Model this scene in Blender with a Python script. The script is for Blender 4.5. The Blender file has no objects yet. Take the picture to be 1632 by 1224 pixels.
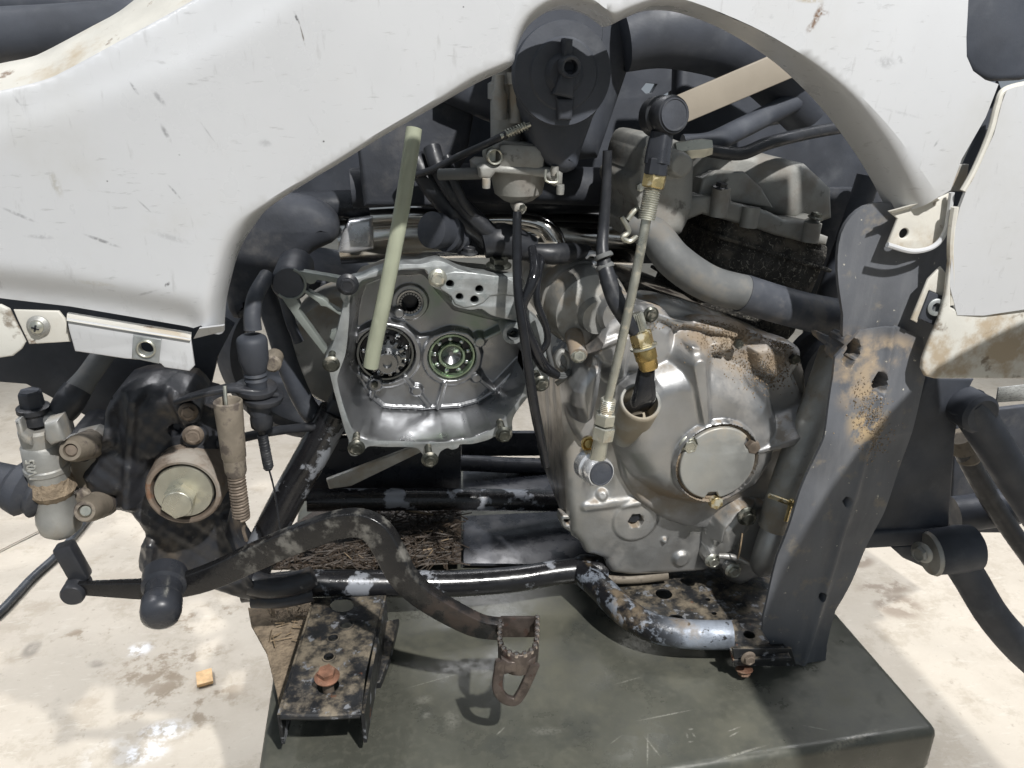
import bpy, bmesh, math, random
import numpy as np
from mathutils import Vector, Matrix, geometry
random.seed(7); RNG = np.random.default_rng(7)
R = math.radians
# ------------------------------------------------------------------ camera, light, exposure
W, H, F = 1632, 1224, 1226.0
YAW, PITCH = R(10), R(22)
CAM = Vector((0, -.71, .57))
FWD = Vector((math.sin(YAW)*math.cos(PITCH), math.cos(YAW)*math.cos(PITCH), -math.sin(PITCH)))
RGT = Vector((math.cos(YAW), -math.sin(YAW), 0)); UPV = RGT.cross(FWD)
scene = bpy.context.scene; COL = scene.collection
cd = bpy.data.cameras.new('camera'); cam = bpy.data.objects.new('camera', cd); COL.objects.link(cam)
cd.sensor_width = 36; cd.lens = 36*F/W; cd.clip_start = .02; cd.clip_end = 60
cam.matrix_world = Matrix(((RGT.x, UPV.x, -FWD.x, CAM.x), (RGT.y, UPV.y, -FWD.y, CAM.y), (RGT.z, UPV.z, -FWD.z, CAM.z), (0, 0, 0, 1)))
scene.camera = cam
world = bpy.data.worlds.new('World'); scene.world = world; world.use_nodes = True
bg = world.node_tree.nodes['Background']; bg.inputs[0].default_value = (.80, .90, 1.0, 1); bg.inputs[1].default_value = .31
def lamp(name, loc, target, size, power, col, spread=180):
    l = bpy.data.lights.new(name, 'AREA'); l.shape = 'DISK'; l.size = size; l.energy = power; l.color = col; l.spread = R(spread)
    o = bpy.data.objects.new(name, l); COL.objects.link(o); o.location = loc
    o.rotation_euler = (Vector(target)-Vector(loc)).to_track_quat('-Z', 'Y').to_euler(); return o
lamp('work_lamp', (.62, -1.52, 2.12), (0.05, -.05, .15), .055, 72, (1, .98, .95))
lamp('ceiling_lamp', (-1.9, .7, 2.8), (-.95, .6, -.4), .8, 11.5, (.99, .98, 1), 52)
lamp('ceiling_lamp', (2.2, .4, 2.8), (1.4, .3, -.4), .8, 11.5, (.99, .98, 1), 52)
lamp('ceiling_lamp', (.1, 2.4, 2.7), (0, 1.3, -.4), 1.2, 14, (.99, .98, 1), 70)
vs = scene.view_settings; vs.view_transform = 'Standard'; vs.look = 'None'; vs.exposure = 0; vs.gamma = 1; vs.use_curve_mapping = False
scene.cycles.use_denoising = True; scene.cycles.max_bounces = 6; scene.cycles.caustics_reflective = False; scene.cycles.caustics_refractive = False
scene.cycles.sample_clamp_indirect = 4

# ------------------------------------------------------------------ where things stand: a sight line met with a plane
def ray(px, py): return FWD + RGT*((px-816)/F) + UPV*((612-py)/F)
def P(px, py, Y):
    d = ray(px, py); return CAM + d*((Y-CAM.y)/d.y)
def PZ(px, py, Z):
    d = ray(px, py); return CAM + d*((Z-CAM.z)/d.z)
def PL(px, py, O, N):
    d = ray(px, py); return CAM + d*((O-CAM).dot(N)/d.dot(N))
def scale_at(p): return (p-CAM).dot(FWD)/F          # metres per photo pixel there
def crop(pts, s, ox, oy): return [(x/s+ox, y/s+oy) for x, y in pts]

# ------------------------------------------------------------------ materials
MATS = {}
def mat(name, col, rough=.5, metal=0., var=.12, vscale=30, bump=.15, bscale=160, bdist=.001, layers=(), marks=(), coat=0, rvar=.12, trans=0, spec=.5, aniso=None):
    m = bpy.data.materials.new(name); m.use_nodes = True; nt = m.node_tree; N = nt.nodes; L = nt.links
    b = N['Principled BSDF']; geo = N.new('ShaderNodeNewGeometry'); pos = geo.outputs['Position']
    def noise(scale, detail=4, rough_=.55, stretch=None, dist=0):
        src = pos
        if stretch:
            mp = N.new('ShaderNodeMapping'); mp.inputs['Scale'].default_value = stretch[0]
            mp.inputs['Rotation'].default_value = stretch[1] if len(stretch) > 1 else (0, 0, 0); L.new(src, mp.inputs[0]); src = mp.outputs[0]
        n = N.new('ShaderNodeTexNoise'); n.inputs['Scale'].default_value = scale; n.inputs['Detail'].default_value = detail
        n.inputs['Roughness'].default_value = rough_; n.inputs['Distortion'].default_value = dist; L.new(src, n.inputs['Vector']); return n.outputs['Fac']
    def rng(x, a, b_, c=0, d=1, smooth=True):
        r = N.new('ShaderNodeMapRange'); r.interpolation_type = 'SMOOTHSTEP' if smooth else 'LINEAR'
        for i, v in enumerate((a, b_, c, d)): r.inputs[i+1].default_value = v
        L.new(x, r.inputs[0]); return r.outputs[0]
    def math_(op, a, b_):
        n = N.new('ShaderNodeMath'); n.operation = op
        for i, v in enumerate((a, b_)):
            if isinstance(v, (int, float)): n.inputs[i].default_value = v
            else: L.new(v, n.inputs[i])
        return n.outputs[0]
    def mixc(f, a, b_):
        n = N.new('ShaderNodeMix'); n.data_type = 'RGBA'
        if isinstance(f, (int, float)): n.inputs[0].default_value = f
        else: L.new(f, n.inputs[0])
        for i, v in ((6, a), (7, b_)):
            if isinstance(v, tuple): n.inputs[i].default_value = (*v, 1)
            else: L.new(v, n.inputs[i])
        return n.outputs[2]
    def mixf(f, a, b_):
        n = N.new('ShaderNodeMix'); n.data_type = 'FLOAT'; L.new(f, n.inputs[0])
        for i, v in ((2, a), (3, b_)):
            if isinstance(v, (int, float)): n.inputs[i].default_value = v
            else: L.new(v, n.inputs[i])
        return n.outputs[0]
    c = mixc(rng(noise(vscale, 6), .3, .7), tuple(max(0, x*(1-var)) for x in col), tuple(min(1, x*(1+var)) for x in col))
    ro = rng(noise(vscale*1.7, 5), .3, .7, max(.03, rough-rvar), min(1, rough+rvar)); me = metal
    for ly in layers:
        msk = rng(noise(ly.get('scale', 40), ly.get('detail', 6), ly.get('nr', .62), ly.get('stretch'), ly.get('dist', 0)), ly.get('lo', .5), ly.get('hi', .6), 0, ly.get('amt', 1))
        if 'up' in ly:
            sp = N.new('ShaderNodeSeparateXYZ'); L.new(geo.outputs['Normal'], sp.inputs[0]); msk = math_('MULTIPLY', msk, rng(sp.outputs[2], *ly['up']))
        for k_ in ('at',):
            if k_ in ly:
                tot = None
                for cen, rad in ly[k_]:
                    mp = N.new('ShaderNodeMapping'); mp.vector_type = 'TEXTURE'; mp.inputs['Location'].default_value = cen
                    mp.inputs['Scale'].default_value = rad if isinstance(rad, tuple) else (rad,)*3; L.new(pos, mp.inputs[0])
                    ln = N.new('ShaderNodeVectorMath'); ln.operation = 'LENGTH'; L.new(mp.outputs[0], ln.inputs[0])
                    q = rng(ln.outputs['Value'], ly.get('soft', .45), 1, 1, 0); tot = q if tot is None else math_('MAXIMUM', tot, q)
                if ly.get('union'):      # solid core: noise only eats its rim
                    msk = rng(math_('ADD', tot, math_('MULTIPLY', math_('SUBTRACT', msk, .5), .7)), .35, .6, 0, ly.get('amt', 1))
                else: msk = math_('MULTIPLY', msk, tot)
        c = mixc(msk, c, ly['col']); ro = mixf(msk, ro, ly.get('rough', .85)); me = mixf(msk, me, ly.get('metal', 0.))
    for cen, rot, sc, colr, amt in marks:
        mp = N.new('ShaderNodeMapping'); mp.vector_type = 'TEXTURE'; mp.inputs['Location'].default_value = cen
        mp.inputs['Rotation'].default_value = rot; mp.inputs['Scale'].default_value = sc; L.new(pos, mp.inputs[0])
        ln = N.new('ShaderNodeVectorMath'); ln.operation = 'LENGTH'; L.new(mp.outputs[0], ln.inputs[0])
        msk = math_('MULTIPLY', rng(ln.outputs['Value'], .2, 1, amt, 0), rng(noise(350, 4), .3, .6)); c = mixc(msk, c, colr)
    L.new(c, b.inputs['Base Color']); L.new(ro, b.inputs['Roughness'])
    if isinstance(me, float) or isinstance(me, int): b.inputs['Metallic'].default_value = me
    else: L.new(me, b.inputs['Metallic'])
    b.inputs['Coat Weight'].default_value = coat; b.inputs['Coat Roughness'].default_value = .15; b.inputs['Specular IOR Level'].default_value = spec
    if trans: b.inputs['Transmission Weight'].default_value = trans; b.inputs['IOR'].default_value = 1.35
    if bump:
        bp = N.new('ShaderNodeBump'); bp.inputs['Strength'].default_value = bump; bp.inputs['Distance'].default_value = bdist
        nz = noise(bscale, 5, .6, aniso); L.new(nz, bp.inputs['Height']); L.new(bp.outputs[0], b.inputs['Normal'])
    MATS[name] = m; return m
MUD = (.30, .21, .13); DUST = (.36, .29, .21)
# ------------------------------------------------------------------ mesh helpers
class MB:
    def __init__(s): s.v = []; s.f = []
    def add(s, vf):
        n = len(s.v); s.v += [tuple(p) for p in vf[0]]; s.f += [tuple(i+n for i in f) for f in vf[1]]; return s
def meshdata(name, vf, ang=38):
    me = bpy.data.meshes.new(name); me.from_pydata([tuple(p) for p in vf[0]], [], vf[1]); me.validate()
    bm = bmesh.new(); bm.from_mesh(me); bmesh.ops.recalc_face_normals(bm, faces=bm.faces); bm.to_mesh(me); bm.free()
    me.shade_smooth(); me.set_sharp_from_angle(angle=R(ang)); return me
def link(name, me, m, parent=None, label=None, kind=None):
    o = bpy.data.objects.new(name, me); COL.objects.link(o)
    if m is not None and not me.materials: me.materials.append(MATS[m])
    if parent is not None:
        o.parent = parent; o.matrix_parent_inverse = WM(parent).inverted()
    if label: o['label'] = label
    if kind: o['kind'] = kind
    return o
def WM(o):
    M_ = Matrix.LocRotScale(o.location, o.rotation_euler, o.scale) if not getattr(o, 'mset', None) else o.matrix_basis
    M_ = o.matrix_basis.copy()
    return WM(o.parent) @ o.matrix_parent_inverse @ M_ if o.parent else M_
def obj(name, vf, m, parent=None, label=None, ang=38, kind=None):
    if isinstance(vf, MB): vf = (vf.v, vf.f)
    return link(name, meshdata(name, vf, ang), m, parent, label, kind)
def place(name, me, m, M_, parent=None, label=None):      # a shared mesh put somewhere
    o = bpy.data.objects.new(name, me); COL.objects.link(o)
    if not me.materials: me.materials.append(MATS[m])
    o.matrix_basis = M_
    if parent is not None: o.parent = parent; o.matrix_parent_inverse = WM(parent).inverted()
    if label: o['label'] = label
    return o
def frame_to(axis, up=Vector((0, 0, 1))):
    z = Vector(axis).normalized(); x = up.cross(z)
    if x.length < 1e-4: x = Vector((1, 0, 0)).cross(z)
    x.normalize(); return x, z.cross(x), z
def at_axis(o, axis, s=1.0, spin=0):
    x, y, z = frame_to(axis); M_ = Matrix.Identity(4)
    M_.col[0][:3] = x; M_.col[1][:3] = y; M_.col[2][:3] = z; M_.col[3][:3] = o
    return M_ @ Matrix.Rotation(spin, 4, 'Z') @ Matrix.Scale(s, 4)
def cr(pts, n=6, closed=False):                      # Catmull-Rom
    pts = [Vector(p) for p in pts]; out = []; k = len(pts)
    for i in range(k if closed else k-1):
        g = lambda j: pts[j % k] if closed else pts[max(0, min(k-1, j))]
        a, b, c, d = g(i-1), g(i), g(i+1), g(i+2)
        for q in range(n):
            t = q/n; out.append(.5*((2*b)+(c-a)*t+(2*a-5*b+4*c-d)*t*t+(3*b-a-3*c+d)*t**3))
    if not closed: out.append(pts[-1])
    return out
def tube(path, r, n=12, sm=6, caps=True, sec=None, twist=0, up=None):
    if sm: 
        rr = r if isinstance(r, (list, tuple)) else [r]*len(path)
        rp = [x.x for x in cr([Vector((q, 0, 0)) for q in rr], sm)]; pts = cr(path, sm)
    else: pts = [Vector(p) for p in path]; rp = list(r) if isinstance(r, (list, tuple)) else [r]*len(pts)
    V = []; Fc = []; k = len(pts); t0 = (pts[1]-pts[0]).normalized()
    x, y, _ = frame_to(t0, up or Vector((0, 0, 1)))
    if sec is None: sec = [(math.cos(2*math.pi*i/n), math.sin(2*math.pi*i/n)) for i in range(n)]
    n = len(sec); pt = t0
    for i, p in enumerate(pts):
        t = (pts[min(i+1, k-1)]-pts[max(i-1, 0)]).normalized()
        q = pt.rotation_difference(t); x = q @ x; y = q @ y; pt = t
        V += [p+(x*a+y*b)*rp[i] for a, b in sec]
    for i in range(k-1):
        for j in range(n): Fc.append((i*n+j, i*n+(j+1) % n, (i+1)*n+(j+1) % n, (i+1)*n+j))
    if caps: Fc.append(tuple(range(n))[::-1]); Fc.append(tuple(range((k-1)*n, k*n)))
    return V, Fc
def rsec(w, h, b, k=3):                              # rounded rectangle section
    out = []
    for cx, cy, a0 in ((w-b, h-b, 0), (b-w, h-b, 90), (b-w, b-h, 180), (w-b, b-h, 270)):
        for i in range(k+1): a = R(a0+90*i/k); out.append((cx+b*math.cos(a), cy+b*math.sin(a)))
    return out
def lathe(o, axis, prof, n=32, cap0=True, cap1=True):   # prof: (t along axis, radius)
    o = Vector(o); x, y, z = frame_to(axis); V = []; Fc = []
    for t, r in prof: V += [o+z*t+(x*math.cos(2*math.pi*i/n)+y*math.sin(2*math.pi*i/n))*r for i in range(n)]
    for k in range(len(prof)-1):
        for j in range(n): Fc.append((k*n+j, k*n+(j+1) % n, (k+1)*n+(j+1) % n, (k+1)*n+j))
    if cap0: Fc.append(tuple(range(n))[::-1])
    if cap1: Fc.append(tuple(range((len(prof)-1)*n, len(prof)*n)))
    return V, Fc
def box(c, sx, sy, sz, b=.002, M_=None):
    bm = bmesh.new(); bmesh.ops.create_cube(bm, size=1)
    for v in bm.verts: v.co = Vector((v.co.x*sx, v.co.y*sy, v.co.z*sz))
    if b: bmesh.ops.bevel(bm, geom=bm.edges[:], offset=b, segments=2, affect='EDGES', profile=.5)
    for v in bm.verts: v.co = (M_ @ v.co if M_ else v.co) + Vector(c)
    bm.verts.index_update(); vf = ([v.co.copy() for v in bm.verts], [tuple(v.index for v in f.verts) for f in bm.faces]); bm.free(); return vf
def plate2(polys, O, U, V_, thick, bev=.0015, res=2):
    """flat piece with holes: polys are lists of (u,v); front face passes through O, thickness goes away from U x V"""
    c = bpy.data.curves.new('c', 'CURVE'); c.dimensions = '2D'; c.fill_mode = 'BOTH'
    bev = min(bev, thick*.45); c.extrude = thick/2-bev; c.bevel_depth = bev; c.bevel_resolution = res; c.offset = -bev
    for poly in polys:
        s = c.splines.new('POLY'); s.points.add(len(poly)-1); s.use_cyclic_u = True
        for p, q in zip(s.points, poly): p.co = (q[0], q[1], 0, 1)
    o = bpy.data.objects.new('c', c); me = bpy.data.meshes.new_from_object(o)
    Nn = U.cross(V_).normalized()
    vs_ = [O+U*v.co.x+V_*v.co.y+Nn*(v.co.z-thick/2) for v in me.vertices]; fs = [tuple(p.vertices) for p in me.polygons]
    bpy.data.objects.remove(o); bpy.data.curves.remove(c); bpy.data.meshes.remove(me); return vs_, fs
XA, ZA = Vector((1, 0, 0)), Vector((0, 0, 1))
def weld(vf, d=1e-6):
    bm = bmesh.new(); vv = [bm.verts.new(p) for p in vf[0]]
    for f in vf[1]:
        try: bm.faces.new([vv[i] for i in f])
        except ValueError: pass
    bmesh.ops.remove_doubles(bm, verts=bm.verts, dist=d); bm.verts.index_update()
    r = ([v.co.copy() for v in bm.verts], [tuple(v.index for v in f.verts) for f in bm.faces]); bm.free(); return r
def plate(px, Y, thick, bev=.0015, holes=(), sm=0, N=None, hn=20):
    """plate whose front face outline is seen at px on the plane y=Y (or the plane through O with normal N)"""
    if N is None: O = Vector((0, Y, 0)); U, V_ = XA, ZA; N_ = Vector((0, -1, 0))
    else:
        O, N_ = Y, N.normalized(); U = (XA - N_*XA.dot(N_)).normalized(); V_ = N_.cross(U)
    def uv(p): q = PL(p[0], p[1], O, N_)-O; return (q.dot(U), q.dot(V_))
    pts = [uv(p) for p in px]
    if sm: pts = [(p.x, p.y) for p in cr([Vector((a, b, 0)) for a, b in pts], sm, True)]
    polys = [pts]
    for h in holes:
        if isinstance(h[0], (int, float)):
            c = uv(h[:2]); r = h[2]*scale_at(PL(h[0], h[1], O, N_)); polys.append([(c[0]+r*math.cos(2*math.pi*i/hn), c[1]+r*math.sin(2*math.pi*i/hn)) for i in range(hn)])
        else: polys.append([uv(p) for p in h])
    return weld(plate2(polys, O, U, V_, thick, bev))
# numpy helpers for cast surfaces
def poly_sd(X, Z, poly):                             # signed distance, negative inside
    d = np.full(X.shape, 1e9); ins = np.zeros(X.shape, bool); n = len(poly)
    for i in range(n):
        ax, az = poly[i]; bx, bz = poly[(i+1) % n]; ex, ez = bx-ax, bz-az
        t = np.clip(((X-ax)*ex+(Z-az)*ez)/(ex*ex+ez*ez+1e-18), 0, 1); d = np.minimum(d, (X-ax-t*ex)**2+(Z-az-t*ez)**2)
        cnd = (az > Z) != (bz > Z); ins ^= cnd & (X < (bx-ax)*(Z-az)/((bz-az) if bz != az else 1e-12)+ax)
    d = np.sqrt(d); return np.where(ins, -d, d)
def seg_d(X, Z, a, b):
    ex, ez = b[0]-a[0], b[1]-a[1]; t = np.clip(((X-a[0])*ex+(Z-a[1])*ez)/(ex*ex+ez*ez+1e-18), 0, 1); return np.hypot(X-a[0]-t*ex, Z-a[1]-t*ez), t
def sstep(x, a, b): t = np.clip((x-a)/(b-a), 0, 1); return t*t*(3-2*t)
def rnd(d, r):                                       # 0 outside, rounded shoulder of width r inside
    t = np.clip(-d/r, 0, 1); return np.sqrt(np.maximum(0, 1-(1-t)**2))
def smax(a, b, k): h = np.clip(.5+.5*(a-b)/k, 0, 1); return b+(a-b)*h+k*h*(1-h)
def field(outline, res, hfun, Y0, back=None, holes=()):
    """outline [(x,z)] world; y = Y0 - hfun(X,Z); skirt runs straight back to y=back"""
    ol = []
    for i in range(len(outline)):
        a, b = Vector(outline[i]), Vector(outline[(i+1) % len(outline)]); k = max(1, int((b-a).length/res))
        ol += [a.lerp(b, j/k) for j in range(k)]
    o = np.array([(p.x, p.y) for p in ol]); mn, mx = o.min(0), o.max(0)
    gx, gz = np.meshgrid(np.arange(mn[0], mx[0], res), np.arange(mn[1], mx[1], res*.87)); gx[1::2] += res/2
    sd = poly_sd(gx, gz, [(p.x, p.y) for p in ol] if len(ol) < 150 else list(outline)); k = sd < -res*.6
    pts = ol+[Vector((a, b)) for a, b in zip(gx[k], gz[k])]; n = len(ol)
    r = geometry.delaunay_2d_cdt(pts, [(i, (i+1) % n) for i in range(n)], [], 1, 1e-8)
    vv = np.array([(p.x, p.y) for p in r[0]]); y = Y0-hfun(vv[:, 0], vv[:, 1])
    V = [Vector((a[0], q, a[1])) for a, q in zip(vv, y)]; Fc = [tuple(f) for f in r[2]]
    if back is not None:
        idx = {}
        for i, l in enumerate(r[3]):
            for q in l: idx.setdefault(q, i)
        m0 = len(V); V += [Vector((V[idx[i]].x, back, V[idx[i]].z)) for i in range(n)]
        for i in range(n): Fc.append((idx[i], idx[(i+1) % n], m0+(i+1) % n, m0+i))
    return V, Fc
def xz(px, Y): return [(p.x, p.z) for p in (P(a, b, Y) for a, b in px)]
def xz1(px, py, Y): p = P(px, py, Y); return (p.x, p.z)

# ------------------------------------------------------------------ shared small parts
def hexpoly(r, n=6, a0=0): return [(r*math.cos(2*math.pi*i/n+a0), r*math.sin(2*math.pi*i/n+a0)) for i in range(n)]
def bolt_mesh(name, flange=True, shank=0., dish=True):
    """unit flange bolt: head across flats ~ 2*.87, axis +z, seat at z=0"""
    mb = MB()
    if flange: mb.add(lathe((0, 0, 0), (0, 0, 1), [(0, 1.35), (.14, 1.38), (.22, 1.3), (.42, .98)], 24))
    prof = [(.05, .98), (.95, .98)]
    V = []; n = 6
    for t, r in prof[:2]: V += [(x, y, t) for x, y in hexpoly(r, 6)]
    Fc = [(j, (j+1) % 6, 6+(j+1) % 6, 6+j) for j in range(6)]
    mb.add((V, Fc)); mb.add(lathe((0, 0, 0), (0, 0, 1), [(.95, .86), (1.0, .82), (1.02, .64)]+([(.94, .58), (.94, .01)] if dish else []), 24, cap0=False, cap1=True))
    mb.add(([(x, y, .95) for x, y in hexpoly(.98, 6)], [tuple(range(6))]))
    if shank:
        pr = []; z = -.02
        while z > -shank: pr += [(z, .52), (z-.09, .58), (z-.18, .52)]; z -= .18
        mb.add(lathe((0, 0, 0), (0, 0, 1), pr, 16))
    return meshdata(name, (mb.v, mb.f), 30)
BOLT = {}
def bolt(px, py, Y, r, m, parent, axis=(0, -1, 0), shank=0, flange=True, name='bolt', label=None, spin=None, dish=True):
    key = (m, shank, flange, dish)
    if key not in BOLT: BOLT[key] = bolt_mesh(name, flange, shank, dish)
    p = P(px, py, Y); s = r*scale_at(p)
    return place(name, BOLT[key], m, at_axis(p, axis, s, random.random()*2 if spin is None else spin), parent, label)
def spring(a, b, r, wire, turns, n=8, k=10):
    a, b = Vector(a), Vector(b); x, y, z = frame_to(b-a); L_ = (b-a).length
    pts = [a+z*L_*i/(turns*k)+(x*math.cos(2*math.pi*i/k)+y*math.sin(2*math.pi*i/k))*r for i in range(int(turns*k)+1)]
    return tube(pts, wire, 6, 0)
# ------------------------------------------------------------------ material library
def pt(px, py, Y): return tuple(P(px, py, Y))
YF = -.145                                            # outer skin of the white plastics
GR = (.16, .16, .17); BRN = (.17, .10, .055)
def mk(px, py, ang, a, b, colr=GR, amt=.7, Y=YF):
    s = scale_at(P(px, py, Y)); return (pt(px, py, Y), (0, R(ang), 0), (a*s, .05, b*s), colr, amt)
fender_marks = [mk(213, 141, 60, 14, 3), mk(253, 156, 55, 17, 6, GR, .5), mk(263, 212, 70, 18, 5, GR, .6), mk(277, 307, 55, 20, 2.5, GR, .6), mk(160, 386, 24, 34, 4, GR, .75),
    mk(228, 330, 50, 18, 2, GR, .5), mk(16, 160, 55, 14, 3, GR, .5), mk(25, 345, 28, 34, 4, GR, .55), mk(474, 30, 70, 12, 3, (.05, .05, .05), .9), mk(482, 52, 80, 24, 1.5, (.1, .08, .06), .6),
    mk(484, 60, 80, 14, 2, (.1, .08, .06), .6), mk(265, 455, -40, 7, 4, (.05, .05, .05), .95), mk(168, 290, 0, 2, 2, (.03, .03, .03), 1), mk(285, 247, 0, 2, 2, (.03, .03, .03), 1), mk(516, 225, 0, 2.2, 2.2, (.03, .03, .03), 1),
    mk(736, 13, 0, 2, 2, (.03, .03, .03), 1), mk(423, 228, 0, 14, 8, GR, .3), mk(85, 295, 80, 28, 9, (.35, .33, .27), .5), mk(60, 380, 5, 30, 5, GR, .35), mk(270, 380, 20, 40, 7, GR, .25),
    mk(1290, 28, -70, 27, 9, BRN, 1), mk(1280, 45, -50, 12, 7, BRN, 1), mk(1300, 22, 0, 14, 5, BRN, .9), mk(1278, 2, 0, 34, 6, (.42, .36, .26), .8), mk(1402, 100, 10, 24, 12, GR, .35), mk(1425, 95, 50, 9, 5, GR, .4),
    mk(1488, 228, -60, 10, 3, GR, .5), mk(1218, 28, 0, 6, 5, GR, .3), mk(1430, 180, 12, 60, 3, GR, .18), mk(150, 455, 10, 40, 6, (.4, .37, .3), .35), mk(230, 470, -15, 26, 3, GR, .4), mk(330, 210, 60, 26, 2, GR, .3), mk(500, 200, 65, 24, 2, GR, .2)]
mat('white_plastic', (.58, .59, .605), .34, 0, .025, 14, .05, 300, .0005, marks=fender_marks, coat=.12,
    layers=[dict(col=(.40, .39, .355), scale=7, lo=.50, hi=.78, amt=.34), dict(col=(.44, .42, .36), scale=20, lo=.5, hi=.75, amt=.35, at=[(pt(120, 420, YF), (.16, .3, .09)), (pt(40, 330, YF), (.1, .3, .1))], soft=.1), dict(col=(.3, .3, .3), scale=60, lo=.61, hi=.72, amt=.4, stretch=((1, 1, 5), (0, R(-35), 0))), dict(col=(.34, .34, .34), scale=34, lo=.60, hi=.72, amt=.35, stretch=((4, 1, 1), (0, R(28), 0))), dict(col=(.12, .10, .08), scale=420, lo=.735, hi=.76, amt=.8)])
mat('white_dirty', (.66, .64, .58), .5, 0, .06, 25, .2, 200, .001,
    layers=[dict(col=(.45, .36, .24), scale=18, lo=.5, hi=.68, amt=.75), dict(col=BRN, scale=45, lo=.60, hi=.68, amt=.8)])
mat('white_muddy', (.66, .65, .60), .5, 0, .05, 25, .25, 150, .001,
    layers=[dict(col=(.42, .33, .22), scale=24, lo=.47, hi=.62, amt=.85), dict(col=(.16, .12, .08), scale=38, lo=.56, hi=.66, amt=.8)])
mat('black_plastic', (.052, .058, .072), .55, 0, .2, 20, .2, 420, .0006, layers=[dict(col=(.14, .15, .165), scale=26, lo=.5, hi=.8, amt=.5)])  # bluish grey base: veiling haze put into the colour
mat('black_glossy', (.035, .038, .046), .32, 0, .2, 30, .08, 260, .0006, layers=[dict(col=(.13, .13, .13), scale=40, lo=.56, hi=.75, amt=.5)])
mat('dusty_dark', (.045, .05, .062), .7, 0, .25, 18, .3, 120, .002, layers=[dict(col=(.15, .145, .14), scale=30, lo=.5, hi=.75, amt=.5)])  # haze tint in the blue-grey base, dust in the layer
flap_mud = pt(1380, 650, -.135)
mat('flap_plastic', (.12, .127, .142), .5, 0, .15, 16, .22, 300, .0008,
    layers=[dict(col=(.20, .205, .215), scale=12, lo=.42, hi=.72, amt=.55, stretch=((5, 1, .7), (0, R(20), 0))), dict(col=(.42, .33, .23), scale=30, lo=.42, hi=.60, at=[(pt(1368, 570, -.13), (.045, .2, .03)), (pt(1405, 560, -.13), (.05, .2, .02)), (pt(1365, 600, -.13), (.03, .2, .04))], soft=.3, amt=.9),
            dict(col=(.48, .36, .21), scale=60, lo=.45, hi=.56, at=[(pt(1375, 660, -.13), (.026, .2, .04))], soft=.25), dict(col=(.60, .57, .48), scale=150, lo=.675, hi=.70, amt=.9), dict(col=(.30, .26, .20), scale=45, lo=.56, hi=.7, amt=.5)])
mat('worn_black_paint', (.032, .034, .040), .45, .0, .2, 30, .35, 130, .0015, coat=.2,
    layers=[dict(col=(.20, .20, .20), scale=55, lo=.60, hi=.70, rough=.5, metal=.25, amt=.6), dict(col=(.21, .165, .115), scale=22, lo=.52, hi=.74, amt=.55)])
mat('rail_paint', (.016, .016, .018), .25, 0, .2, 30, .25, 120, .0015, coat=.3,
    layers=[dict(col=(.36, .38, .42), scale=21, lo=.55, hi=.60, rough=.45, metal=.2, amt=.85), dict(col=(.22, .16, .10), scale=16, lo=.60, hi=.75, amt=.6)])
mat('peeled_tube', (.27, .30, .35), .5, .35, .35, 40, .6, 90, .002,
    layers=[dict(col=(.012, .012, .014), scale=60, lo=.43, hi=.50, rough=.3, at=[(pt(965, 945, -.02), (.085, .2, .07)), (pt(1080, 1035, -.06), (.10, .2, .020))], soft=.55), dict(col=(.02, .02, .022), scale=110, lo=.60, hi=.64, rough=.4), dict(col=(.30, .23, .15), scale=28, lo=.54, hi=.68, amt=.6)])
mat('bracket_paint', (.022, .023, .025), .4, 0, .3, 40, .5, 110, .0015,
    layers=[dict(col=(.30, .25, .18), scale=44, lo=.42, hi=.66, amt=.8, up=(.2, .8), detail=9, nr=.7), dict(col=(.28, .29, .31), scale=70, lo=.58, hi=.65, metal=.3, rough=.5), dict(col=(.2, .08, .04), scale=55, lo=.64, hi=.72, amt=.7)])
mat('pedal_paint', (.013, .013, .014), .26, 0, .2, 40, .4, 140, .0012, coat=.15,
    layers=[dict(col=(.25, .24, .215), scale=55, lo=.48, hi=.66, rough=.7, amt=.7, at=[(pt(590, 850, -.13), .075), (pt(480, 860, -.11), (.07, .2, .03)), (pt(430, 880, -.1), .04)]), dict(col=(.075, .058, .05), scale=40, lo=.45, hi=.62, at=[(pt(770, 990, -.15), (.09, .2, .06))], rough=.45, metal=.4)])
mat('rusty_steel', (.11, .09, .08), .5, .55, .35, 60, .5, 220, .001, layers=[dict(col=(.20, .168, .148), scale=45, lo=.52, hi=.64, rough=.4, metal=.7), dict(col=(.07, .04, .03), scale=70, lo=.58, hi=.68)])
mat('bright_steel_edge', (.60, .54, .50), .28, 1, .2, 80, .2, 300, .0005)
mat('rust', (.24, .12, .075), .8, .1, .35, 70, .8, 260, .0015, layers=[dict(col=(.30, .19, .13), scale=50, lo=.5, hi=.62), dict(col=(.10, .05, .03), scale=60, lo=.6, hi=.7)])
mat('rusty_ring', (.27, .215, .17), .55, .3, .25, 50, .5, 160, .0015, layers=[dict(col=(.23, .13, .08), scale=38, lo=.55, hi=.63), dict(col=(.33, .30, .26), scale=24, lo=.5, hi=.66), dict(col=(.06, .055, .05), scale=40, lo=.56, hi=.64)])
mat('cast_aluminium', (.50, .50, .49), .42, .85, .12, 24, .3, 420, .0006,
    layers=[dict(col=(.30, .225, .15), scale=32, lo=.42, hi=.60, up=(.35, .9), amt=.9), dict(col=(.36, .31, .24), scale=13, lo=.44, hi=.72, amt=.6), dict(col=(.14, .12, .10), scale=50, lo=.62, hi=.72, amt=.5)])
cover_at = [(pt(1180, 535, -.04), (.075, .2, .025)), (pt(1090, 800, -.06), (.07, .2, .03)), (pt(1215, 575, -.04), (.06, .2, .022)), (pt(1140, 540, -.05), (.05, .2, .025)), (pt(930, 555, -.05), (.03, .2, .02))]
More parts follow.
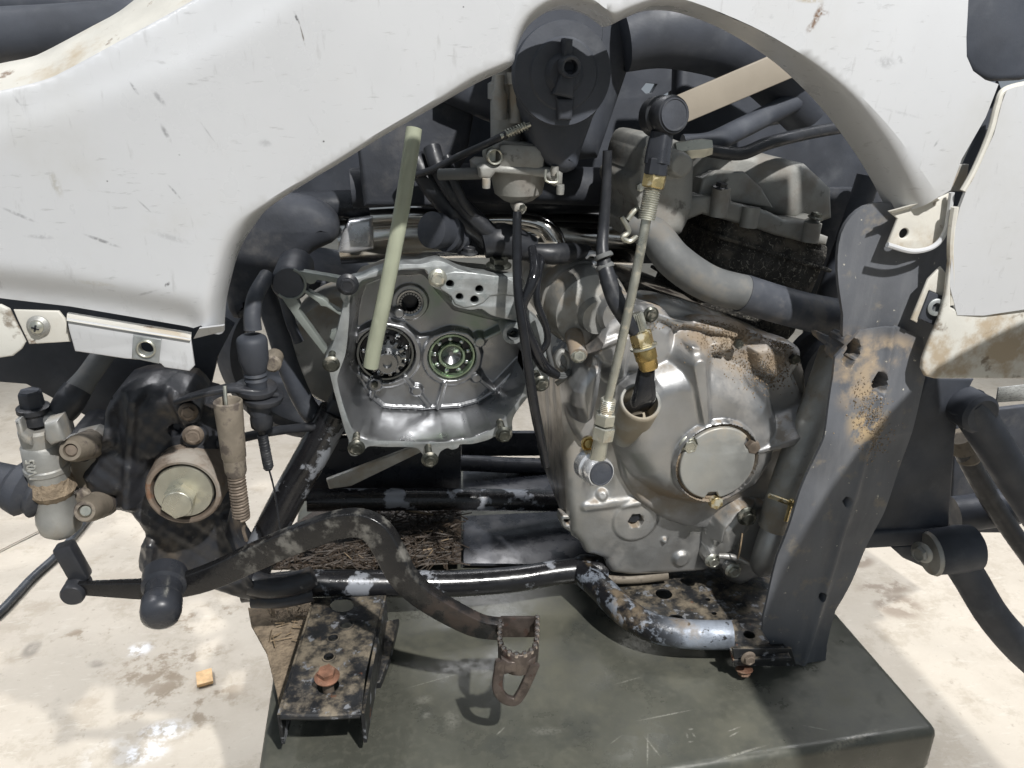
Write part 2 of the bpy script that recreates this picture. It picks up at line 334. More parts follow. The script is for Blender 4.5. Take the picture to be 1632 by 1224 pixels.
mat('cover_aluminium', (.50, .505, .51), .40, .88, .10, 22, .22, 500, .0005,
    layers=[dict(col=(.31, .235, .16), scale=42, lo=.28, hi=.50, at=cover_at, soft=.2, amt=.95), dict(col=(.40, .34, .26), scale=11, lo=.46, hi=.74, amt=.55), dict(col=(.36, .29, .20), scale=30, lo=.3, hi=.6, amt=.6, at=[(pt(1100, 825, -.05), (.09, .2, .018)), (pt(1030, 790, -.05), (.03, .2, .03)), (pt(1215, 800, -.05), (.04, .2, .03))], soft=.2), dict(col=(.30, .235, .16), scale=60, lo=.45, hi=.6, up=(.55, .95), amt=.8),
            dict(col=(.28, .36, .28), scale=20, lo=.45, hi=.6, at=[(pt(1005, 735, -.06), .022)], amt=.4, metal=.4)])
mat('cap_aluminium', (.55, .56, .54), .45, .7, .07, 30, .15, 400, .0005, layers=[dict(col=(.40, .33, .23), scale=14, lo=.46, hi=.66, amt=.8), dict(col=(.3, .31, .31), scale=18, lo=.6, hi=.72, amt=.4)])
mat('grimy_aluminium', (.42, .42, .40), .55, .6, .15, 26, .35, 330, .0008, layers=[dict(col=(.35, .29, .21), scale=24, lo=.45, hi=.65, amt=.75), dict(col=(.10, .09, .08), scale=34, lo=.60, hi=.70, amt=.7)])
mat('oily_side_wall', (.36, .33, .29), .4, .6, .2, 26, .3, 200, .0008, layers=[dict(col=(.035, .03, .028), scale=34, lo=.50, hi=.56, rough=.3, stretch=((1, 1, .25),), dist=.8)])
GRN = (.20, .34, .20)
mat('machined_case', (.36, .365, .375), .37, .95, .12, 26, .10, 260, .0005,
    layers=[dict(col=(.24, .34, .235), scale=20, lo=.35, hi=.62, metal=.75, rough=.3, amt=.75, at=[(pt(775, 505, .03), (.045, .2, .03)), (pt(690, 470, .03), (.03, .2, .03)), (pt(570, 420, .03), (.03, .2, .03))], soft=.2), dict(col=(.18, .18, .175), scale=30, lo=.6, hi=.75, amt=.5, metal=.6, rough=.35)])
mat('gasket_face', (.43, .45, .45), .5, .7, .15, 60, .3, 500, .0004, layers=[dict(col=(.22, .25, .25), scale=70, lo=.5, hi=.65, metal=.3, amt=.7)])
mat('gasket_web', (.26, .285, .265), .6, .4, .1, 60, .2, 400, .0004)
mat('bearing_steel', (.30, .305, .31), .22, 1, .1, 60, .05, 300, .0003)
mat('bearing_race', (.20, .21, .21), .25, 1, .1, 60, .05, 300, .0003)
mat('wet_green_race', (.33, .42, .30), .25, .85, .25, 70, .05, 300, .0003)
mat('ball_steel', (.75, .75, .76), .06, 1, .03, 60, 0)
mat('dark_cage', (.05, .05, .052), .4, .6, .2, 60, .1, 300)
mat('dark_bolt', (.085, .088, .075), .4, .7, .25, 90, .2, 400, .0004, layers=[dict(col=(.32, .30, .25), scale=90, lo=.52, hi=.66, metal=.5, rough=.5)])
mat('zinc', (.56, .56, .49), .36, .85, .12, 60, .15, 500, .0004, layers=[dict(col=(.36, .29, .19), scale=70, lo=.57, hi=.68, amt=.7)])
mat('yellow_zinc', (.62, .49, .24), .30, .85, .15, 60, .1, 500, .0004, layers=[dict(col=(.62, .60, .50), scale=60, lo=.52, hi=.62, metal=.7)])
mat('brass', (.60, .43, .17), .25, .95, .15, 60, .1, 500, .0004)
mat('washer_zinc', (.62, .61, .52), .34, .85, .1, 40, .08, 500, .0003, layers=[dict(col=(.45, .40, .25), scale=30, lo=.55, hi=.7, amt=.6)])
mat('rusty_bolt_head', (.21, .17, .135), .6, .4, .3, 90, .4, 300, .0006)
mat('chrome', (.80, .78, .74), .13, 1, .04, 20, .06, 60, .001)
mat('foil', (.85, .86, .88), .25, .6, .05, 40, .2, 300)
mat('rubber', (.026, .028, .033), .42, 0, .25, 60, .2, 300, .0006, layers=[dict(col=(.12, .12, .12), scale=50, lo=.55, hi=.7, amt=.4)])
mat('wet_rubber', (.016, .017, .02), .16, 0, .2, 60, .12, 120, .001)
mat('hose_grey', (.13, .135, .135), .62, 0, .15, 40, .2, 260, .0006, layers=[dict(col=(.21, .19, .16), scale=40, lo=.5, hi=.7, amt=.6)])
mat('hose_dark', (.06, .066, .08), .55, 0, .15, 40, .2, 260, .0006, layers=[dict(col=(.17, .16, .15), scale=40, lo=.52, hi=.7, amt=.6)])
mat('clear_hose', (.70, .74, .56), .12, 0, .08, 20, 0, 200, trans=.5, rvar=.04)
mat('beige_strap', (.33, .29, .235), .6, 0, .05, 30, .1, 300)
mat('tan_sleeve', (.25, .215, .17), .65, .1, .2, 50, .4, 260, .0008, layers=[dict(col=(.12, .10, .085), scale=50, lo=.52, hi=.64)])
mat('fuzzy_grime', (.055, .052, .047), .85, .1, .4, 60, 1, 240, .004, layers=[dict(col=(.33, .31, .26), scale=150, lo=.56, hi=.64, dist=2.5, amt=.9), dict(col=(.16, .14, .11), scale=30, lo=.48, hi=.66)])
mat('cylinder_grey', (.34, .34, .32), .6, .5, .12, 26, .4, 300, .0008, layers=[dict(col=(.22, .19, .16), scale=22, lo=.48, hi=.66, amt=.6), dict(col=(.07, .065, .06), scale=50, lo=.6, hi=.7, amt=.7)])
fl = -.40
def fs(px, py, a, b=None): p = PZ(px, py, fl); return (tuple(p), (a, b or a, .2))
mat('concrete', (.47, .425, .355), .62, 0, .08, 3.5, .5, 90, .002,
    layers=[dict(col=(.40, .355, .29), scale=5, lo=.45, hi=.68, amt=.6), dict(col=(.33, .28, .215), scale=16, lo=.55, hi=.72, amt=.55), dict(col=(.30, .26, .21), scale=60, lo=.60, hi=.70, amt=.55), dict(col=(.36, .315, .25), scale=11, lo=.5, hi=.6, amt=.5, nr=.75, detail=10), dict(col=(.17, .15, .13), scale=150, lo=.70, hi=.74, amt=.7), dict(col=(.56, .53, .46), scale=34, lo=.58, hi=.7, amt=.5, stretch=((1, 4, 1), (0, 0, R(30)))), dict(col=(.22, .17, .115), scale=26, lo=.5, hi=.62, amt=.75, at=[fs(310, 985, .12, .05), fs(265, 1060, .14, .07), fs(290, 1120, .12, .10), fs(240, 1050, .06), fs(145, 1010, .07, .03)]),
            dict(col=(.25, .205, .16), scale=14, lo=.42, hi=.52, amt=.85, at=[fs(1410, 935, .07, .035), fs(1430, 965, .06, .05), fs(1365, 895, .05, .03)], soft=.5),
            dict(col=(.21, .19, .16), scale=14, lo=.4, hi=.6, amt=.8, at=[fs(50, 1035, .02, .03), fs(93, 1130, .02, .05), fs(33, 1148, .022, .012), fs(158, 1057, .025, .015), fs(118, 1039, .02, .01)], soft=.4),
            dict(col=(.85, .87, .9), scale=60, lo=.40, hi=.58, amt=.9, rough=.4, at=[fs(262, 1165, .05, .03), fs(228, 1200, .05, .03), fs(222, 1035, .03, .025)], soft=.2), dict(col=(.55, .52, .47), scale=40, lo=.5, hi=.6, at=[fs(180, 1205, .06, .05)])])
def ts(px, py, ang, a, b, amt=.6, colr=(.42, .41, .36)):
    p = PZ(px, py, 0); s = scale_at(p); return (tuple(p), (0, 0, R(ang)), (a*s, b*s, .02), colr, amt)
table_marks = [ts(1060, 1140, 4, 60, 2), ts(1170, 1162, 12, 16, 2), ts(1170, 1170, 20, 14, 2), ts(1032, 1195, 70, 40, 2), ts(1040, 1190, -75, 30, 2), ts(690, 1085, 12, 60, 1.5, .4), ts(798, 1165, 40, 14, 2), ts(720, 1148, 0, 18, 30, .25), ts(1350, 1180, 10, 90, 7, .5, (.34, .32, .26)),
    ts(1180, 1200, 8, 60, 3, .6), ts(870, 1165, -8, 40, 12, .2), ts(675, 1115, 0, 20, 12, .25), ts(1000, 1085, 10, 30, 1.5, .5), ts(1300, 1160, -25, 26, 2, .35), ts(680, 1140, 0, 10, 10, .3), ts(980, 1180, 30, 20, 1.5, .4), ts(1095, 1172, 80, 7, 2.5, .5), ts(1106, 1172, 100, 7, 2.5, .5), ts(1101, 1162, 0, 6, 2.5, .5), ts(1101, 1182, 0, 6, 2.5, .5)]
mat('table_paint', (.098, .10, .082), .33, .1, .12, 12, .12, 160, .0008, marks=table_marks, layers=[dict(col=(.15, .145, .115), scale=130, lo=.45, hi=.7, amt=.35), dict(col=(.16, .155, .115), scale=9, lo=.48, hi=.7, amt=.6), dict(col=(.06, .065, .06), scale=14, lo=.52, hi=.66, amt=.5, rough=.2), dict(col=(.5, .5, .46), scale=300, lo=.73, hi=.76)])
mat('wood', (.72, .48, .25), .7, 0, .2, 60, .3, 200)
mat('straw', (.27, .20, .125), .8, 0, .4, 90, .2, 200)
mat('wet_debris', (.05, .036, .025), .5, 0, .5, 120, .6, 300, .002)
mat('mud_dry', (.32, .25, .175), .95, 0, .3, 120, 1, 300, .003)
mat('sticker', (.40, .41, .40), .5, 0, .1, 90, .05, 200, layers=[dict(col=(.16, .16, .16), scale=260, lo=.5, hi=.56, amt=.6, stretch=((1, 1, 3),))])
mat('letter_grey', (.50, .50, .47), .5, .5, .1, 50, .1, 200)
mat('cable_black', (.05, .055, .062), .3, 0, .2, 30, .1, 200)

# ------------------------------------------------------------------ setting
def grid_plane(x0, x1, y0, y1, z): return [(x0, y0, z), (x1, y0, z), (x1, y1, z), (x0, y1, z)], [(0, 1, 2, 3)]
floor = obj('floor', grid_plane(-14, 14, -8, 20, fl), 'concrete', kind='structure')
# control joint in the slab: a shallow groove darkening line of grit
ja, jb = PZ(-260, 1010, fl), PZ(120, 820, fl); jd = (jb-ja).normalized(); jn = Vector((-jd.y, jd.x, 0))*.0022
jv = [ja-jn+ZA*.004, jb-jn+ZA*.004, jb+jn+ZA*.004, ja+jn+ZA*.004]
mat('joint_grit', (.19, .165, .13), .9); obj('joint', (jv, [(0, 1, 2, 3)]), 'joint_grit', floor)

# ------------------------------------------------------------------ lift table
tl, tr_, tn, tf = PZ(410, 1224, 0).x, PZ(1508, 1172, 0).x, PZ(1300, 1194, 0).y, .36
lift = bpy.data.objects.new('lift_table', None); COL.objects.link(lift); lift.location = ((tl+tr_)/2, (tn+tf)/2, fl)
lift['label'] = 'dark olive steel lift table with scratched top, under the quad bike'; lift['category'] = 'lift table'
bm = bmesh.new(); bmesh.ops.create_cube(bm, size=1)
for v in bm.verts: v.co = Vector((v.co.x*(tr_-tl), v.co.y*(tf-tn), v.co.z*.055))
bmesh.ops.bevel(bm, geom=bm.edges[:], offset=.009, segments=4, affect='EDGES', profile=.5)
for v in bm.verts: v.co += Vector(((tl+tr_)/2, (tn+tf)/2, -.0275))
bm.verts.index_update(); obj('top', ([v.co.copy() for v in bm.verts], [tuple(v.index for v in f.verts) for f in bm.faces]), 'table_paint', lift); bm.free()
obj('apron', box(((tl+tr_)/2, (tn+tf)/2, -.105), tr_-tl-.06, tf-tn-.06, .10, .006), 'table_paint', lift)
for sx in (-.3, .3): obj('scissor_arm', box(((tl+tr_)/2+sx*.3, .08, -.27), .05, .34, .245, .004), 'worn_black_paint', lift)
obj('base', box(((tl+tr_)/2, .08, fl+.022), .50, .42, .040, .006), 'worn_black_paint', lift)

# ------------------------------------------------------------------ quad bike
Q = bpy.data.objects.new('quad_bike', None); COL.objects.link(Q); Q.location = (0, .12, 0)
Q['label'] = 'dirty white quad bike with its engine side opened up, standing on the lift table'; Q['category'] = 'quad bike'

# --- white body panel: skin + rolled lip round the arch + turned-in upper edge
inner = [(357, 528), (357, 518), (360, 481), (367, 448), (378, 408), (390, 383), (407, 357), (433, 327), (500, 283), (544, 257), (611, 215), (691, 170), (757, 133), (803, 111), (814, 100), (817, 83), (827, 58), (844, 37), (871, 20), (901, 15), (931, 22), (954, 37), (962, 43), (971, 40), (980, 35), (1011, 22), (1044, 16), (1088, 21), (1155, 47), (1225, 90), (1275, 133), (1321, 183), (1365, 243), (1395, 293), (1416, 335)]
crease = [(317, 524), (318, 512), (321, 485), (328, 451), (341, 405), (352, 379), (372, 355), (405, 333), (478, 288), (530, 256), (596, 215), (680, 165), (746, 122), (790, 102), (801, 92), (804, 76), (814, 47), (832, 22), (862, 2), (901, -6), (938, 2), (956, 14), (966, 19), (976, 17), (988, 12), (1015, 3), (1046, -2), (1094, 5), (1188, 43), (1256, 80), (1312, 115), (1362, 152), (1420, 212), (1460, 264), (1496, 313)]
def dens(pts, k=4): return [(p.x, p.y) for p in cr([Vector((a, b, 0)) for a, b in pts], k)]
inner_d, crease_d = dens(inner), dens(crease)
ridge = [(-140, 170), (0, 142), (60, 127), (100, 109), (200, 55), (300, 0), (400, -60)]
upper = [(-140, 130), (0, 101), (45, 92), (75, 80), (150, 40), (190, 18), (240, -20), (330, -80)]
right_edge = [(1500, 312), (1515, 303), (1531, 253), (1568, 187), (1588, 134), (1565, 127), (1545, 113), (1534, 90), (1533, 60), (1536, 0), (1540, -60)]
bottom = [(-140, 470), (0, 487), (100, 498), (200, 514), (303, 531)]
rd = dens(ridge, 4)
outline_px = bottom + crease_d + right_edge + [(1540, -80), (400, -80)] + rd[::-1]
ol = xz(outline_px, YF)
fold = [xz1(a, b, YF) for a, b in ((-160, 250), (0, 205), (90, 178), (300, 100), (420, 32), (520, -30))]
bot = [xz1(a, b, YF) for a, b in bottom]; rid = [xz1(a, b, YF) for a, b in ridge]
def fender_h(X, Z):
    # negative = away from the viewer; upper band leans back, lower edge rolls in, slow belly
    fz = np.interp(X, [p[0] for p in fold], [p[1] for p in fold]); d = Z-fz; w = sstep(X, fold[-1][0]+.05, fold[-1][0]-.05)
    h = -.26*np.maximum(0, d-.004*0)*w - .02*sstep(d, -.01, .012)*.12*w
    dr = np.interp(X, [p[0] for p in rid], [p[1] for p in rid])-Z; h -= .0015*sstep(dr, .004, 0)*w
    db = Z-np.interp(X, [p[0] for p in bot], [p[1] for p in bot]); wb = sstep(X, bot[-1][0]+.02, bot[-1][0]-.005); h -= .012*sstep(db, .03, 0)*wb
    h += .010*np.sin((X+.25)*4.2)*.6 + .006*np.sin(Z*11+X*3) - .05*np.maximum(0, X-.28)**2*2
    return h
V, Fc = field(ol, .0045, fender_h, YF)
panel = MB().add((V, Fc))
def strip(a_px, b_px, Ya, Yb, k=5, hf=None, roundness=True):
    rows = []
    for (ax, ay), (bx, by) in zip(a_px, b_px):
        a, b = P(ax, ay, Ya), P(bx, by, Yb)
        if hf is not None: a.y -= float(hf(np.array([a.x]), np.array([a.z]))[0])
        row = []
        for i in range(k+1):
            t = i/k; s, q = (math.sin(t*math.pi/2), 1-math.cos(t*math.pi/2)) if roundness else (t, t)
            row.append(Vector((a.x+(b.x-a.x)*s, a.y+(b.y-a.y)*q, a.z+(b.z-a.z)*s)))
        rows.append(row)
    Vv = [p for r in rows for p in r]; n = k+1
    return Vv, [(i*n+j, (i+1)*n+j, (i+1)*n+j+1, i*n+j+1) for i in range(len(rows)-1) for j in range(k)]
panel.add(strip(crease_d, inner_d, YF, YF+.035, 6, fender_h))
ud = dens(upper, 5); us = [ud[round(i*(len(ud)-1)/(len(rd)-1))] for i in range(len(rd))]
def solid(vf, t):                                     # give a sheet thickness, straight back
    vf = weld(vf, 2e-5); V, Fc = list(vf[0]), list(vf[1]); n = len(V); e = {}
    for f in Fc:
        for i in range(len(f)):
            k = (f[i], f[(i+1) % len(f)]); e[frozenset(k)] = None if frozenset(k) in e else k
    out = V+[p+Vector((0, t, 0)) for p in V]; F2 = Fc+[tuple(i+n for i in f[::-1]) for f in Fc]
    F2 += [(k[1], k[0], k[0]+n, k[1]+n) for k in e.values() if k]
    return out, F2
body = obj('body_panel', solid((panel.v, panel.f), .003), 'white_plastic', Q, 'scuffed white side fairing with an arched cut-out over the engine', ang=60)
obj('upper_lip', solid(strip(rd, us, YF, YF+.055, 5, lambda X, Z: fender_h(X, Z)-.0004, False), .003), 'white_dirty', body, 'turned-in upper edge of the fairing, stained with mud', ang=60)
# lower left tabs
obj('strut_tab', plate([(-40, 485), (0, 486), (14, 493), (40, 546), (34, 557), (20, 568), (0, 571), (-40, 575)], YF+.012, .004, .0015), 'white_muddy', Q)
t1 = obj('screw_tab', plate([(21, 494), (93, 496), (103, 508), (112, 545), (46, 549), (29, 513)], YF+.014, .003, .001), 'white_dirty', Q)
pw = P(62, 519, YF+.014); s_ = scale_at(pw)
obj('washer', lathe(pw, (0, -1, 0), [(-.001, 17*s_), (.0015, 17*s_), (.003, 14*s_), (.004, 12*s_)], 28), 'grimy_aluminium', t1)
mb = MB().add(lathe(pw, (0, -1, 0), [(.002, 11*s_), (.005, 10*s_), (.0065, 5*s_), (.0068, .0001)], 24)); obj('screw', mb, 'zinc', t1)
cx = MB()
for a in (20, 110): cx.add(box(pw+Vector((0, -.0068, 0)), 11*s_, .0012, 2.6*s_, 0, Matrix.Rotation(R(a), 3, 'Y')))
obj('cross_slot', cx, 'rubber', t1)
t2 = obj('lower_tab', plate([(106, 508), (304, 541), (310, 583), (302, 592), (262, 586), (256, 580), (238, 575), (199, 572), (119, 560), (110, 528)], YF+.006, .003, .001, holes=[(233, 556, 11)]), 'white_plastic', Q)
def ledge(pxs_a, pxs_b, Ya, Yb, t=.003): return solid(strip(pxs_a, pxs_b, Ya, Yb, 4, None, False), t)
obj('ledge', ledge([(106, 511), (204, 527), (303, 543)], [(107, 499), (204, 515), (304, 531)], YF+.004, YF+.022), 'white_dirty', t2)
cl = obj('spring_clip', plate([(212, 534), (257, 541), (253, 580), (210, 571)], YF+.003, .0018, .0006, holes=[(233, 555, 11)]), 'gasket_face', t2)
p = P(233, 555, YF+.003); obj('collar', lathe(p, (0, -1, 0), [(-.006, .0068), (.0015, .0068), (.002, .006), (.0015, .0052), (-.006, .0050)], 24, False, False), 'zinc', t2)
# lip bottom step on the arch's left foot and the tab of its right foot
obj('lip_foot', ledge([(317, 524), (357, 519)], [(308, 540), (357, 528)], YF+.004, YF+.012, .004), 'white_plastic', body)
ft = obj('front_tab', plate([(1418, 338), (1496, 316), (1518, 306), (1520, 330), (1511, 362), (1500, 382), (1484, 396), (1450, 402), (1414, 391), (1431, 349)], YF+.012, .003, .001, holes=[(1441, 372, 8)]), 'white_dirty', Q)
obj('tab_rim', tube([P(a, b, YF+.006) for a, b in ((1517, 307), (1512, 345), (1508, 366), (1496, 386), (1478, 397), (1450, 400), (1414, 390))], .0022, 8), 'white_plastic', ft)
obj('tab_shelf', ledge([(1418, 337), (1494, 316)], [(1434, 350), (1510, 326)], YF+.006, YF+.03), 'white_dirty', ft)
# --- front side panel (right edge of picture)
fo = [(1700, 118), (1632, 133), (1598, 143), (1590, 165), (1578, 213), (1552, 272), (1535, 303), (1525, 330), (1516, 370), (1512, 410), (1508, 450), (1520, 500), (1560, 500), (1632, 488), (1700, 480)]
def fp_h(X, Z): return .006*np.sin((X-.4)*9) + .02*np.maximum(0, X-P(1545, 300, YF).x)*.8
front = obj('front_panel', solid(field(xz(fo, YF), .005, fp_h, YF), .003), 'white_plastic', Q, 'plain white front side panel above a muddy ledge', ang=60)
lo_ = [(1516, 400), (1516, 490), (1540, 500), (1632, 492), (1700, 486), (1700, 604), (1490, 604), (1476, 600), (1470, 588), (1472, 572), (1484, 540), (1498, 508), (1508, 470)]
obj('muddy_ledge', plate(lo_, YF-.004, .005, .002), 'white_muddy', front)
obj('panel_rim', tube([P(a, b, YF-.001) for a, b in ((1522, 330), (1517, 365), (1515, 400), (1517, 440), (1516, 485))], .003, 8), 'white_dirty', front)
obj('panel_edge', tube([P(a, b, YF-.002) for a, b in ((1640, 133), (1600, 144), (1589, 168), (1577, 213), (1552, 272), (1534, 304))], .0025, 8), 'white_dirty', front)
tb = obj('panel_tab', plate([(1500, 425), (1512, 440), (1510, 475), (1481, 463), (1462, 515), (1453, 510), (1480, 445)], YF+.006, .003, .001), 'white_dirty', front)
nb = obj('clip_nut', plate([(1482, 464), (1511, 475), (1491, 520), (1465, 508)], YF+.004, .004, .001), 'dusty_dark', front)
pn = P(1490, 489, YF+.004); obj('bush', lathe(pn, (-.2, -1, .1), [(0, .0075), (.003, .0075), (.0035, .0065), (.0035, .004), (0, .004)], 24), 'gasket_face', front)
obj('gap_backing', plate([(1592, 128), (1600, 150), (1545, 310), (1530, 335), (1520, 400), (1490, 400), (1505, 330), (1520, 300), (1572, 185)], YF+.03, .004), 'black_plastic', front)
obj('catch', plate([(1520, 262), (1545, 262), (1538, 305), (1516, 305)], YF+.014, .006, .001), 'grimy_aluminium', front)
# black panel top right
obj('knee_panel', plate([(1537, -60), (1534, 30), (1533, 70), (1536, 90), (1542, 105), (1551, 116), (1563, 124), (1577, 129), (1592, 130), (1632, 128), (1700, 110), (1700, -60)], YF+.008, .012, .005, sm=0), 'black_plastic', Q, 'matt black plastic panel beside the white fairing')
# black seat rail and rack behind the top left corner
obj('rack_tube', tube([P(-90, 68, -.02), P(0, 58, -.02), P(100, 52, -.02), P(260, 40, -.02)], .020, 16), 'black_plastic', Q)
obj('rack_tube', tube([P(-90, 10, .03), P(60, 8, .03), P(260, 4, .03)], .014, 16), 'black_plastic', Q)
obj('rack_tube', tube([P(-90, 100, .0), P(20, 96, .0), P(120, 84, .0)], .010, 16), 'dusty_dark', Q)
obj('seat_pan', plate([(-80, -60), (330, -60), (300, 60), (220, 110), (-80, 115)], .09, .02, .004), 'black_plastic', Q)

# ------------------------------------------------------------------ opened crankcase (left half of the engine)
YR = -.03; YB = .025                                  # gasket rim, bowl floor
C4 = lambda pts: crop(pts, 3.264, 400, 380)
flange_px = C4([(500, 225), (465, 290), (480, 340), (462, 420), (445, 490), (415, 575), (388, 620), (385, 655), (405, 690), (430, 790), (460, 900), (490, 1005), (512, 1062), (505, 1100), (520, 1130), (555, 1130), (590, 1100), (620, 1082), (700, 1086), (800, 1086), (866, 1094), (895, 1130), (905, 1165), (940, 1172), (968, 1150), (985, 1112), (1020, 1092), (1045, 1100), (1078, 1090), (1090, 1072), (1150, 1070), (1230, 1050), (1275, 1030), (1300, 1048), (1335, 1045), (1360, 1010), (1360, 950), (1380, 905), (1430, 840), (1478, 785), (1510, 790), (1545, 770), (1552, 725), (1525, 680), (1540, 600), (1540, 500), (1500, 430), (1450, 385), (1425, 300), (1420, 220), (1340, 200), (1180, 185), (1080, 160), (1020, 130), (960, 115), (880, 135), (780, 135), (650, 170), (580, 200)])
bowl_px = C4([(575, 222), (650, 200), (780, 165), (900, 160), (925, 200), (945, 250), (1000, 275), (1040, 300), (1055, 350), (1140, 372), (1200, 368), (1250, 400), (1330, 420), (1400, 440), (1450, 490), (1465, 560), (1450, 660), (1415, 800), (1350, 895), (1260, 990), (1150, 1035), (1000, 1058), (850, 1056), (700, 1052), (610, 1048), (560, 1030), (522, 980), (485, 880), (458, 780), (452, 720), (490, 610), (505, 500), (512, 400), (520, 300)])
flo_px = C4([(575, 300), (600, 235), (700, 195), (900, 180), (960, 270), (1050, 370), (1250, 420), (1340, 450), (1400, 520), (1390, 620), (1262, 785), (1180, 835), (1080, 862), (900, 872), (740, 868), (690, 862), (640, 820), (570, 720), (550, 600), (552, 440)])
spx = .74/F; flange = xz(flange_px, YR); bowl = xz(bowl_px, YR); flo = xz(flo_px, YB)
flange_s = [(p.x, p.y) for p in cr([Vector((a, b, 0)) for a, b in flange], 3, True)]
bowl_s = [(p.x, p.y) for p in cr([Vector((a, b, 0)) for a, b in bowl], 3, True)]
ports = [[(xz1(x, y, YR)[0]+rp*spx*math.cos(k*.4), xz1(x, y, YR)[1]+rp*spx*math.sin(k*.4)) for k in range(15)] for (x, y), rp in zip(C4([(1035, 238), (1085, 305), (1188, 265), (1163, 320)]), (6.6, 6.2, 6.6, 6.8))]
case = obj('crankcase', weld(plate2([flange_s, bowl_s]+ports, Vector((0, YR, 0)), XA, ZA, .022, .0006, 1)), 'gasket_face', Q, 'opened aluminium crankcase with bare gasket rim')
B1, B2, B3 = xz1(614, 560, YB), xz1(719, 564, YB), xz1(653, 480, YB)
spx = .74/F; r1, r2, r3 = 47*spx, 39*spx, 21*spx
plat = xz(C4([(548, 480), (600, 455), (700, 425), (800, 445), (845, 480), (880, 505), (940, 495), (1040, 465), (1130, 480), (1180, 525), (1205, 600), (1190, 680), (1250, 770), (1180, 835), (1080, 860), (900, 870), (740, 866), (690, 860), (640, 815), (570, 720), (545, 600)]), YB-.006)
ribs = [((800, 720), (862, 790)), ((862, 790), (925, 872)), ((1005, 750), (972, 880)), ((1180, 722), (1258, 788)), ((1190, 535), (1300, 480)), ((640, 770), (628, 822))]
arc = [xz1(a, b, YB-.004) for a, b in C4([(560, 700), (600, 770), (640, 822), (690, 862), (740, 868), (900, 873), (1080, 862), (1180, 835), (1262, 785), (1400, 640)])]
def case_h(X, Z):
    dI = np.maximum(0, -poly_sd(X, Z, bowl)); dF = np.maximum(0, poly_sd(X, Z, flo)); t = dI/(dI+dF+1e-6)
    h = -(YB-YR)*(.92*sstep(t, 0, 1)*.35+.65*t)                       # negative: into the bowl
    h = np.where(dF <= 0, -(YB-YR)*.972, h); ins = sstep(dF, .004, 0)
    h += ins*.006*sstep(poly_sd(X, Z, plat), .0015, -.002)
    for c, r in ((B1, r1), (B2, r2)):
        d = np.hypot(X-c[0], Z-c[1]); h += .0035*sstep(d, r+.0075, r+.0055)*sstep(d, r+.0005, r+.0015)*1.0
        h = np.where(d < r, -(YB-YR)-.010, h)
    d = np.hypot(X-B3[0], Z-B3[1]); h = smax(h, -(YB-YR)+.006*sstep(d, r3*1.5, r3*1.35), .0008); h = np.where(d < r3, -(YB-YR)-.012, h)
    for a, b in ribs:
        (ax, ay), (bx, by) = C4([a, b]); dd, _ = seg_d(X, Z, xz1(ax, ay, YB-.01), xz1(bx, by, YB-.01)); h = smax(h, -(YB-YR)+.0125-np.maximum(0, dd-.0016)*4, .001)
    for i in range(len(arc)-1):
        dd, _ = seg_d(X, Z, arc[i], arc[i+1]); h = smax(h, -(YB-YR)+.0095-np.maximum(0, dd-.0012)*2.2, .0015)
    for x, y, r in ((862, 790, 26), (1190, 535, 26), (1172, 722, 24), (645, 757, 34), (770, 385, 22), (600, 965, 20), (560, 960, 14)):
        (ax, ay), = C4([(x, y)]); c = xz1(ax, ay, YB-.01); d = np.hypot(X-c[0], Z-c[1])-r/3.264*spx; base = np.where(True, h, h); h = smax(h, np.where(d < .004, -(YB-YR)+.014-np.maximum(0, d)*3, -1), .001)
    return h
V, Fc = field(bowl_s, .0009, case_h, YR)
obj('bowl', (V, Fc), 'machined_case', case, 'grey machined inside of the crankcase with cast ribs', ang=80)
# outer skin of the case behind the rim
obj('outer_wall', weld(plate2([[(x*.985+bowl[0][0]*.015, z) for x, z in flange_s]], Vector((0, YR+.0226, 0)), XA, ZA, .09, .004)) if False else lathe((0, 0, 0), (0, 0, 1), [(0, .0001), (.0001, .0001)], 3), 'grimy_aluminium', case) if False else None
sk = MB(); n_ = len(flange_s); cx_, cz_ = sum(p[0] for p in flange_s)/n_, sum(p[1] for p in flange_s)/n_
sc_ = [(cx_+(x-cx_)*.955, cz_+(z-cz_)*.955) for x, z in flange_s]
sk.add(([Vector((x, YR+.021, z)) for x, z in sc_]+[Vector((cx_+(x-cx_)*.86, YR+.115, cz_+(z-cz_)*.86)) for x, z in flange_s], [(i, (i+1) % n_, n_+(i+1) % n_, n_+i) for i in range(n_)]+[tuple(range(n_, 2*n_))]))
obj('outer_wall', sk, 'grimy_aluminium', case, ang=60)
# flat gasket plate with ports, upper right of the rim
obj('port_plate', plate(C4([(985, 210), (1000, 185), (1060, 172), (1150, 178), (1340, 205), (1385, 240), (1370, 300), (1310, 292), (1245, 300), (1210, 335), (1170, 352), (1110, 362), (1062, 342), (1040, 300), (985, 262)]), YR-.0012, .012, .001, holes=[(C4([(1035, 238)])[0]+(6.4,)), C4([(1085, 305)])[0]+(6,), C4([(1188, 265)])[0]+(6.4,), C4([(1163, 320)])[0]+(6.6,)]), 'gasket_face', case)
